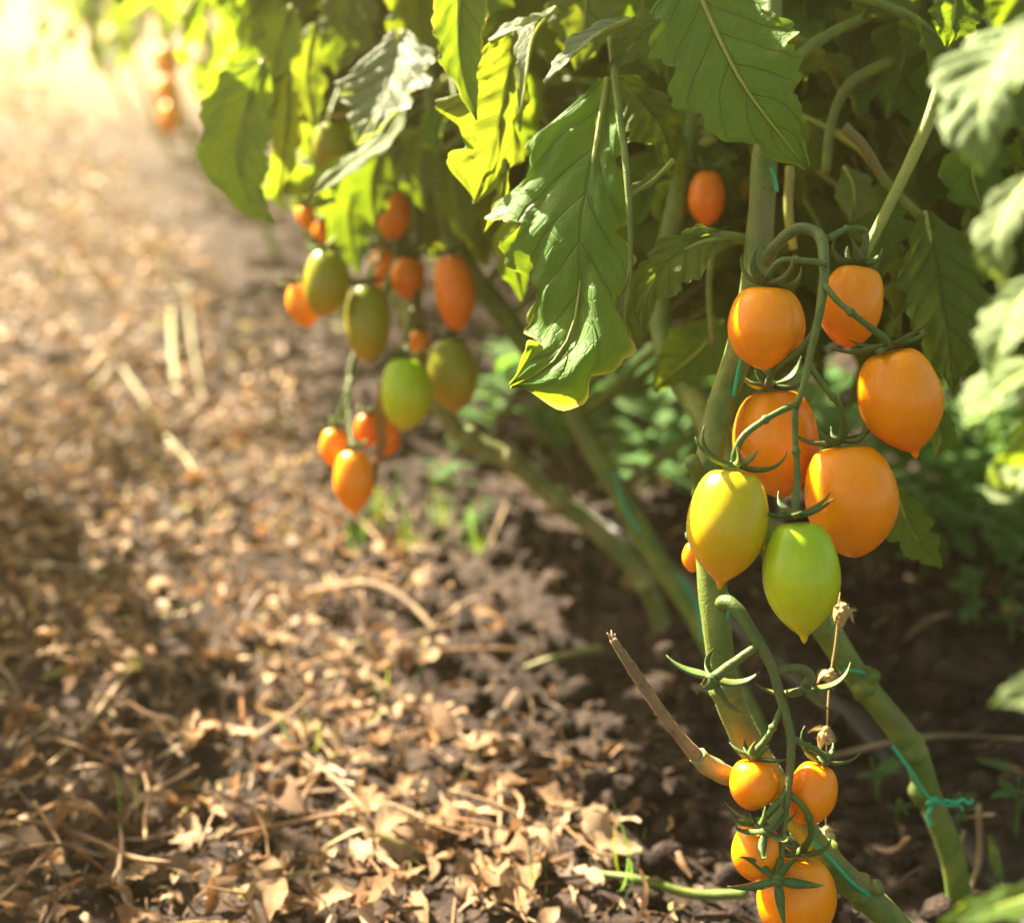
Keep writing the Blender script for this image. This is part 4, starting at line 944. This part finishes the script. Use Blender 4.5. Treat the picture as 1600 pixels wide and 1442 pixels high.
def hairs(name, pts, radii, count, parent, seed, ln=.0011):
    c = catmull(pts, 160); rr = random.Random(seed); V, F = [], []
    for _ in range(count):
        i = rr.randrange(1, 159); p = c[i].lerp(c[i + 1], rr.random()); t = (c[i + 1] - c[i - 1]).normalized()
        d = Vector((rr.gauss(0, 1), rr.gauss(0, 1), rr.gauss(0, 1))); d = (d - t * d.dot(t)).normalized()
        p = p + d * interp(radii, i / 160) * .93; q = p + (d + t * rr.gauss(0, .3)).normalized() * ln * rr.uniform(.6, 1.5) ; sd = t.cross(d) * .00005
        o0 = len(V); V += [p - sd, p + sd, q]; F.append((o0, o0 + 1, o0 + 2))
    o = mk(name, (V, F), M_HAIR, parent); tag(o, kind='stuff'); return o
M_HAIR = simple('stem_hair', (0.45, 0.48, 0.28), 0.5)
hairs('stem_hairs', S1[2:13], [.0080, .0080, .0078, .0076, .0072, .0068, .0056], 6500, plant_a, 1)
hairs('stem_hairs', S2[1:9], [.0080, .0078, .0080, .0075, .0072], 3500, plant_b, 2)
hairs('stalk_hairs', [P(*q) for q in T1], [.0036, .0033, .0030, .0026, .0023, .0020, .0016], 2200, plant_a, 3)
hairs('stalk_hairs', [P(*q) for q in T2], [.0042, .0036, .0031, .0028, .0026, .0024, .0021, .0018, .0015, .0011], 3000, plant_a, 4)

# dried strings with shrivelled flower remains
rem = mk('dried_truss', tube([P(1312, 925, .80), P(1306, 1000, .80), P(1297, 1060, .80), P(1292, 1140, .80), P(1290, 1300, .80)], [.0005, .0005, .0005, .0004], n=24, seg=6), M_DRYCALYX, plant_a)
for k, (px, py) in enumerate(((1318, 950), (1298, 1052), (1290, 1142), (1290, 1298))):
    calyx(rem, P(px, py, .798), Vector((.1, -.2, 1)), .008, .0030, 50 + k, ph0=(-1.3, -.4), curl=(-.9, .3), mat=M_DRYCALYX, hub=.0022)

# dry broken side shoot
tw = mk('broken_shoot', tube([P(957, 998, .735), P(985, 1040, .738), P(1025, 1100, .745), P(1065, 1155, .752), P(1092, 1185, .758)], [.0018, .0030, .0031, .0029, .0040], n=40, seg=14, bump=.14, seed=4), M_TWIG, plant_a)
for k_, (dx, dy) in enumerate(((-9, -10), (-2, -14), (4, -8))):
    mk('splinter', tube([P(965, 1010, .736), P(958 + dx * .5, 1000 + dy * .5, .735 + .001 * k_), P(957 + dx, 998 + dy, .735 + .002 * k_)], [.0020, .0013, .0003], n=6, seg=5, bump=.4, seed=k_), M_TWIG, tw)
mk('shoot_base', tube([P(1090, 1180, .757), P(1104, 1194, .760), P(1142, 1214, .768), P(1185, 1228, .778)], [.0050, .0056, .0046, .0050], n=20, seg=12, bump=.15, seed=6), M_STEM_OLD, tw)

# tomatoes over the path (second truss group)
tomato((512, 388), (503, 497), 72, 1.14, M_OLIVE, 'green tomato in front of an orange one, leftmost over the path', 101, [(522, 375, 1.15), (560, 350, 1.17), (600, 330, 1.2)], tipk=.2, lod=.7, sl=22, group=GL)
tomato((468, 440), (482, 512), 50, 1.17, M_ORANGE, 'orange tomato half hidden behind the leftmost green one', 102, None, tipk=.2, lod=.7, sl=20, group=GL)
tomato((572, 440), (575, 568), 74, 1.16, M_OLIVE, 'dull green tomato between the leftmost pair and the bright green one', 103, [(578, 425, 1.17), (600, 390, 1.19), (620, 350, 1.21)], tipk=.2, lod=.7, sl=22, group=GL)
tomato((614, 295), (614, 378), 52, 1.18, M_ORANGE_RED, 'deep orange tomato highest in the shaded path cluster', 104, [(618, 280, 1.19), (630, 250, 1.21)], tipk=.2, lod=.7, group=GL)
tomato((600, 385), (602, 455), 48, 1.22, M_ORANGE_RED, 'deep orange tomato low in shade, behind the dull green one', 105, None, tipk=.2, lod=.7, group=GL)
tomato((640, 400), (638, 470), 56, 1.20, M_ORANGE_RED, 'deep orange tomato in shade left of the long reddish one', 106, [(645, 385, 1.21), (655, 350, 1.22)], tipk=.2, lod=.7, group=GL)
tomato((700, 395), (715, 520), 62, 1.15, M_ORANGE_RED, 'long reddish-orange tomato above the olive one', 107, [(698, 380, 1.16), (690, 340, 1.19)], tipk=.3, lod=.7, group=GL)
tomato((634, 556), (632, 675), 80, 1.12, M_GREEN, 'bright green tomato with a pale shoulder, lowest over the path', 108, [(636, 540, 1.13), (640, 500, 1.15), (650, 460, 1.19)], tipk=.3, lod=.8, sl=18, group=GL)
tomato((702, 525), (712, 648), 78, 1.17, M_OLIVE, 'olive-green tomato right of the bright green one', 109, [(704, 510, 1.18), (700, 480, 1.2)], tipk=.6, lod=.8, sl=18, group=GL)
tomato((656, 515), (654, 555), 34, 1.20, M_ORANGE, 'tiny orange tomato tucked above the bright green one', 110, None, tipk=.2, lod=.6, sl=12, group=GL)
tomato((523, 668), (520, 730), 46, 1.16, M_ORANGE, 'small orange tomato left in the lowest hanging bunch', 111, [(528, 655, 1.16), (540, 620, 1.16), (548, 580, 1.17)], tipk=.2, lod=.7, sl=12, group=GL)
tomato((552, 700), (553, 808), 64, 1.13, M_ORANGE, 'pointed orange tomato, lowest of all the path bunch', 112, [(550, 685, 1.135), (545, 640, 1.15), (547, 590, 1.165)], tipk=.9, lod=.8, sl=14, group=GL)
tomato((574, 645), (572, 700), 40, 1.18, M_ORANGE_RED, 'reddish tomato behind the withered leaf, left side', 113, None, tipk=.2, lod=.6, sl=12, group=GL)
tomato((602, 650), (606, 714), 44, 1.19, M_ORANGE_RED, 'reddish tomato behind the withered leaf, right side', 114, None, tipk=.2, lod=.6, sl=12, group=GL)
tomato((478, 318), (482, 360), 30, 1.3, M_ORANGE, 'small orange tomato under the thin yellow leaf', 115, None, tipk=.2, lod=.6, sl=14, group=GL)
tomato((500, 345), (503, 385), 28, 1.32, M_ORANGE, 'small orange tomato above the leftmost green one', 116, None, tipk=.2, lod=.6, sl=14, group=GL)
tomato((515, 190), (513, 268), 52, 1.10, M_OLIVE, 'pale green tomato high under the silvery leaf', 117, [(517, 175, 1.11), (530, 140, 1.13)], tipk=.2, lod=.7, sl=18, group=GL)
mk('truss', tube([P(640, 300, 1.22), P(615, 420, 1.2), P(570, 520, 1.18), P(548, 580, 1.17), P(546, 660, 1.155)], [.004, .0035, .003, .002], n=30, seg=8, bump=.1), M_TRUSS, plant_d)
mk('truss', tube([P(640, 250, 1.22), P(652, 340, 1.21), P(652, 440, 1.2), P(648, 500, 1.17)], [.004, .0035, .003, .002], n=24, seg=8, bump=.1), M_TRUSS, plant_d)
hero_leaf(plant_d, [(592, 600, 1.14), (596, 660, 1.135), (590, 720, 1.13), (580, 775, 1.13)], [4, 14, 12, 8, 2], [4, 12, 13, 6, 2], M_DRYHANG, nrm=(.6, -.75, .1), nt=24, ns=4, seed=90, lobes=3, name='withered_leaf', midrib=False)
# far tomatoes
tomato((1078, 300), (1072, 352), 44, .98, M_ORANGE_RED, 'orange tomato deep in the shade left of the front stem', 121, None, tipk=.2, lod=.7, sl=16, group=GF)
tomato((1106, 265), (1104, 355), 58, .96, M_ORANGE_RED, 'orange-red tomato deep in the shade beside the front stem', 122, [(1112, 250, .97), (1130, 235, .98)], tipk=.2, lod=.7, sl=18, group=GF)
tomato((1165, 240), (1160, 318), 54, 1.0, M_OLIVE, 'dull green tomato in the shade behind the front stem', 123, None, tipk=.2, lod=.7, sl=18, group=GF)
tomato((262, 118), (264, 178), 40, 2.92, M_ORANGE, 'far orange tomato, lower one hanging over the hazy path', 131, None, tipk=.2, lod=.6, group=GL)
tomato((266, 160), (263, 212), 36, 2.88, M_ORANGE, 'far orange tomato, lowest one over the hazy path', 132, None, tipk=.2, lod=.6, group=GL)
tomato((258, 70), (262, 125), 40, 2.95, M_ORANGE, 'far orange tomato, topmost in the hazy cluster', 133, None, tipk=.2, lod=.6, group=GL)
mk('truss', tube([P(330, -30, 3.05), P(285, 20, 2.97), P(268, 60, 2.95), P(264, 120, 2.92), P(266, 160, 2.88)], [.005, .004, .003], n=14, seg=6), M_TRUSS, far_plants[2])

# ------------------------------------------------------------------ twine, hose
def strand(pts, rad, n=40): return tube(pts, [rad] * 4, n=n, seg=6)
def twine(label, geo, origin): o = mk('twine', geo, M_TWINE, origin=origin); return tag(o, label, 'twine', 'green twine on the stems')
kn = P(1455, 1252, .885)
def wob(a, b, n, amp, seed):
    rr = random.Random(seed); return [a.lerp(b, i / n) + Vector((rr.uniform(-amp, amp), rr.uniform(-amp, amp), rr.uniform(-amp, amp))) for i in range(n + 1)]
twine('short green twine crossing the slanting stem just above its stub', strand([P(1318, 1046, .868), P(1335, 1048, .866), P(1352, 1052, .870)], .0013), P(1335, 1048, .866))
geo = join(strand([P(1395, 1165, .884), P(1420, 1200, .881), P(1440, 1232, .883), kn], .0013),
           strand(wob(kn, P(1520, 1250, .880), 7, .0016, 1), .0012), strand(wob(kn, P(1505, 1262, .882), 6, .0014, 2), .0011), strand(wob(kn, P(1452, 1290, .884), 4, .0012, 3), .0016),
           tube([kn + Vector((-.003, 0, -.002)), kn, kn + Vector((.004, 0, .003))], [.0014, .0032, .0014], n=8, seg=8, bump=.3))
twine('frayed green twine knotted round the bare slanting stem', geo, kn)
twine('green twine running along the thick stem at the bottom edge', strand([P(1265, 1310, .778), P(1300, 1345, .778), P(1330, 1378, .782), P(1360, 1400, .79)], .0014), P(1300, 1345, .778))
twine('green twine showing on the stem under the top left orange tomato', strand([P(1158, 560, .782), P(1152, 590, .779), P(1146, 620, .780)], .0014), P(1152, 590, .779))
twine('bit of green twine on the stem under the yellow tomato tip', strand([P(1135, 925, .764), P(1138, 950, .762), P(1133, 975, .764)], .0014), P(1138, 950, .762))
twine('green twine hanging by the stem above the front truss', strand([P(1205, 262, .79), P(1212, 285, .79), P(1214, 300, .79)], .0012), P(1212, 285, .79))
twine('green twine wound round the stem behind the big drooping leaf', strand([P(960, 735, 1.165), P(975, 790, 1.165), P(1000, 830, 1.16)], .0016), P(975, 790, 1.165))
twine('green twine on the slanting stem near the broken dry shoot', strand([P(1060, 900, 1.15), P(1090, 950, 1.15), P(1098, 1000, 1.14)], .0016), P(1090, 950, 1.15))
hp = [G(x, y) for x, y in ((900, 780), (1020, 860), (1120, 950), (1235, 1045), (1340, 1130), (1430, 1215), (1510, 1300), (1580, 1395), (1660, 1500))]
hp = [Vector((p.x, p.y, gz(p.x, p.y) + .004)) for p in hp]
tag(mk('irrigation_hose', tube(hp, [.0085] * 3, n=60, seg=12), M_HOSE, origin=hp[4]), 'black irrigation hose lying on the soil under the row', 'hose')

# ------------------------------------------------------------------ weeds and grass
def weed_leaf_mesh(seed):
    rr = random.Random(seed)
    mid = [Vector((0, t, .12 * t - rr.uniform(.2, .5) * t * t)) for t in (0, .3, .65, 1)]
    V, F, uv = blade(mid, [.03, .18, .22, .16, 0], [.03, .18, .22, .16, 0], Vector((0, 0, 1)), nt=8, ns=2, lobes=3, depth=.1, seed=seed, quilt=.05)
    return mesh('leaf', V, F, M_WEED, uv)
WL = [weed_leaf_mesh(i) for i in range(5)]
def weed(p, h, n, size, label, seed, group='weeds under the tomato row', lean=.25):
    rr = random.Random(seed); b = Vector((p.x, p.y, gz(p.x, p.y)))
    e = empty('weed', b, label, 'weed', group)
    top = b + Vector((rr.uniform(-lean, lean) * h, rr.uniform(-lean, lean) * h, h))
    st = [b, b.lerp(top, .5) + Vector((rr.uniform(-.1, .1) * h, 0, .05 * h)), top]
    mk('stem', tube(st, [.0016, .0013, .0008], n=8, seg=5), M_WEED if False else M_TRUSS, e)
    c = catmull(st, 20)
    for i in range(n):
        k = rr.randint(5, 20); a = rr.uniform(0, 6.283)
        dr = Vector((math.cos(a), math.sin(a), rr.uniform(-.2, .7))); s = size * rr.uniform(.6, 1.25)
        link('leaf', rr.choice(WL), e, c[k] - b, frame(dr, Vector((0, 0, 1))).to_euler(), (s, s, s))
WSPOT = [(735, 700, .05, 9, .03, 'small weed in the sun just below the olive-green tomato'), (720, 790, .06, 9, .028, 'upright weed with narrow leaves below the woody stem'), (745, 830, .045, 8, .024, 'low weed at the foot of the upright narrow-leaved weed'),
         (1375, 1230, .035, 7, .020, 'bright seedling on the dark soil beside the twine-tied stem'), (1405, 1250, .022, 5, .014, 'tiny seedling touching the bright seedling by the tied stem'),
         (1590, 1290, .05, 6, .025, 'weed at the right edge above the foxtail grass head'), (1510, 1265, .03, 5, .016, 'tiny weed between the hose and the twine knot'),
         (1440, 900, .09, 14, .045, 'leafy weed right of the biggest orange tomato'), (1500, 860, .10, 16, .05, 'bushy weed under the grass tufts in the right-hand shade'), (1560, 920, .12, 18, .055, 'tallest weed at the right edge of the shaded soil'),
         (1590, 860, .11, 16, .05, 'weed half hidden at the right edge behind the tallest one'), (1530, 975, .06, 10, .034, 'low weed in front of the tallest right-edge weed'), (1580, 1000, .05, 10, .030, 'lowest weed at the right edge on bare soil')]
WX = {'between the two slanting stems': ((770, 690), (800, 650), (835, 705), (850, 640), (880, 690), (815, 600)), 'below the tip of the big drooping leaf': ((900, 640), (930, 700), (950, 640), (985, 700), (1000, 640), (960, 600)),
      'in the shade left of the yellow tomato': ((1040, 700), (1060, 760), (1085, 700), (1030, 640), (1065, 620), (1000, 770)), 'in the dark gaps behind the front truss': ((1140, 680), (1200, 700), (1280, 640), (1330, 800), (1240, 760), (1300, 720)),
      'in the deep shade at the back right': ((1400, 700), (1450, 740), (1500, 720), (1550, 760), (1470, 800), (1590, 780), (1420, 800), (1530, 690), (1380, 760), (1440, 690), (1480, 760), (1560, 720), (1520, 800), (1590, 690))}
for i, (px, py, h, n, s, lab) in enumerate(WSPOT): weed(G(px, py), h, n, s, lab, 200 + i, 'weeds under the tomato row')
i = 0
for wh, pts in WX.items():
    for px, py in pts:
        i += 1; k = rnd.uniform(.8, 1.3); weed(G(px, py), .10 * k, 18, .055 * k, {0: 'low', 1: 'middling', 2: 'tall'}[(k > .95) + (k > 1.12)] + ' soft-leaved green weed growing ' + wh, 240 + i, {0: 'low', 1: 'middling', 2: 'tall'}[(k > .95) + (k > 1.12)] + ' weeds ' + wh)
def blade_mesh(seed, mat):
    rr = random.Random(seed)
    b_ = rr.uniform(.2, .9); pts = [Vector((0, b_ * t * t, t * (1 - .25 * b_ * t))) for t in (0, .35, .7, 1)]
    V, F, uv = blade(pts, [.012, .016, .012, .001], [.012, .016, .012, .001], Vector((0, -1, .2)), nt=8, ns=1, lobes=1, depth=0, ruffle=0, quilt=0, fold=.4, seed=seed)
    return mesh('blade', V, F, mat, uv)
GB = [blade_mesh(i, M_WEED) for i in range(4)] + [blade_mesh(10 + i, M_LEAF_YOUNG) for i in range(3)]
def tuft(p, n, h, label, seed, group, spread=.5, young=.3):
    rr = random.Random(seed); b = Vector((p.x, p.y, gz(p.x, p.y) - .003)); e = empty('grass_tuft', b, label, 'grass tuft', group)
    for i in range(n):
        a = rr.uniform(0, 6.283); s = h * rr.uniform(.6, 1.2)
        link('blade', GB[rr.randint(4, 6) if rr.random() < young else rr.randint(0, 3)], e, (rr.gauss(0, .006), rr.gauss(0, .006), 0), (rr.uniform(0, spread), 0, a), (s, s, s))
for i, (px, py, n, h) in enumerate([(1560, 800, 10, .14), (1470, 820, 9, .13), (1420, 780, 8, .12), (1590, 740, 10, .14), (1500, 740, 9, .13)]):
    tuft(G(px, py), n, h, 'shaded green grass tuft behind the right-hand tomatoes', 300 + i, 'grass tufts in the shade', .9, .1)
for i, (px, py, n, h) in enumerate([(600, 800, 12, .06), (560, 850, 10, .06), (690, 800, 12, .06), (640, 850, 12, .06), (740, 850, 10, .06), (590, 1075, 6, .05)]):
    tuft(G(px, py), n, h, 'yellowing grass tuft at the sunny edge of the row', 320 + i, 'grass tufts at the edge of the path', 1.7, .25)
for i, (px, py, n, h) in enumerate([(830, 1420, 4, .05), (960, 1390, 4, .05), (480, 1160, 4, .04), (210, 1270, 4, .05)]):
    tuft(G(px, py), n, h, ['thin green grass sprig at the front edge of the path', 'green grass sprig beside the large pale leaf', 'yellow-green grass sprig in the middle of the litter', 'flattened green grass sprig left in the litter'][i], 340 + i, 'grass sprigs in the litter', 1.4, .3)

def gtube(name, pix, zs, radii, mat, label, cat, n=24):
    pts = []
    for (px, py), z in zip(pix, zs):
        p = G(px, py); pts.append(Vector((p.x, p.y, gz(p.x, p.y) + z)))
    return tag(mk(name, tube(pts, radii, n=n, seg=8, bump=.15, seed=len(label)), mat, origin=pts[0]), label, cat)
gtube('stalk', [(185, 565), (215, 610), (250, 670), (300, 735), (322, 770), (325, 830)], [.006, .012, .008, .012, .006, .003], [.0022, .0034, .0028, .002], M_STRAWGREEN, 'long fading green-yellow stalk lying across the path', 'stalk')
gtube('stalk', [(268, 480), (270, 545), (275, 600)], [.014, .018, .010], [.0042, .0046, .0036], M_STRAWGREEN, 'short pale yellow stalk stump on the sunny path', 'stalk')
gtube('stalk', [(292, 460), (300, 540), (318, 630)], [.014, .018, .008], [.0018, .0024, .0020], M_STRAWGREEN, 'thin pale stalk beside the short yellow stump', 'stalk')
gtube('stalk', [(1165, 1412), (1080, 1405), (1000, 1395), (930, 1375)], [.012, .012, .012, .008], [.0032, .0032, .003, .002], M_STEM, 'cut green stalk lying at the front under the truss', 'stalk')
gtube('stalk', [(940, 1020), (870, 1032), (820, 1036)], [.010, .012, .006], [.0034, .003, .0024], M_STRAWGREEN, 'yellow stalk lying left of the broken dry shoot', 'stalk')
gtube('twig', [(205, 1055), (165, 1110), (120, 1160), (75, 1205)], [.012, .014, .012, .008], [.0028, .0030, .0026, .0018], M_TWIG, 'bent brown twig on bare soil at the left', 'twig')
gtube('twig', [(180, 1015), (215, 1040), (260, 1048), (300, 1047)], [.016, .016, .014, .008], [.0042, .0036, .003, .002], M_TWIG, 'pale curved twig lying above the bare soil patch', 'twig')
gtube('twig', [(480, 925), (580, 925), (640, 950), (680, 985)], [.010, .016, .014, .008], [.0044, .0040, .0036, .002], M_TWIG, 'pale arched twig lying across the sunny middle of the path', 'twig')
gtube('twig', [(800, 790), (775, 835), (760, 860)], [.03, .018, .006], [.0018, .002, .0016], M_TWIG, 'thin orange-brown twig leaning below the slanting stems', 'twig')
gtube('twig', [(1300, 1170), (1450, 1165), (1600, 1160)], [.008, .012, .010], [.002, .002, .0016], M_TWIG, 'thin twig lying on the dark soil behind the tied stem', 'twig')
gtube('twig', [(1525, 1290), (1530, 1340), (1515, 1385)], [.03, .018, .004], [.0020, .0022, .0018], M_TWIG, 'short brown twig standing right of the tied stem base', 'twig')
# foxtail grass head
fx = G(1572, 1400); fx.z = gz(fx.x, fx.y)
e = empty('foxtail_grass', fx, 'green bristly foxtail grass head at the lower right corner', 'grass')
ft = P(1548, 1310, .93); fm = P(1562, 1370, .93)
mk('stalk', tube([fx, fm.lerp(fx, .5) + Vector((.002, 0, 0)), fm], [.0008, .0008, .0007], n=10, seg=5), M_STEM, e)
c = catmull([fm, fm.lerp(ft, .5) + Vector((-.001, 0, 0)), ft], 40); V, F = tube([fm, fm.lerp(ft, .5), ft], [.0028, .0036, .0012], n=10, seg=8, bump=.3); rr = random.Random(3)
for k in range(220):
    q = rr.choice(c); d_ = Vector((rr.gauss(0, 1), rr.gauss(0, 1), rr.gauss(.5, .5))).normalized(); q2 = q + d_ * .007; sd = d_.cross(Vector((.3, .5, .1))).normalized() * .00025
    o0 = len(V); V += [q - sd, q + sd, q2]; F.append((o0, o0 + 1, o0 + 2))
mk('seed_head', (V, F), M_STEM, e)

# ------------------------------------------------------------------ golden haze volume, added to stand in for lens flare glow
m, n, l = newmat('haze')
pv = n.new('ShaderNodeVolumePrincipled'); pv.inputs['Color'].default_value = (1.0, 0.78, 0.34, 1)
pv.inputs['Density'].default_value = 0.024; pv.inputs['Anisotropy'].default_value = 0.76
om = n.new('ShaderNodeOutputMaterial'); l.new(pv.outputs[0], om.inputs['Volume'])
x0, x1, y0, y1, z0, z1 = -170, 170, -215, 215, -1.2, 1.75
V = [(x, y, z) for z in (z0, z1) for y in (y0, y1) for x in (x0, x1)]
F = [(0, 2, 3, 1), (4, 5, 7, 6), (0, 1, 5, 4), (2, 6, 7, 3), (0, 4, 6, 2), (1, 3, 7, 5)]
hz = link('haze', mesh('haze', V, F, m, smooth=False)); tag(hz, 'golden haze added above the path for the lens flare glow', 'haze', kind='stuff')
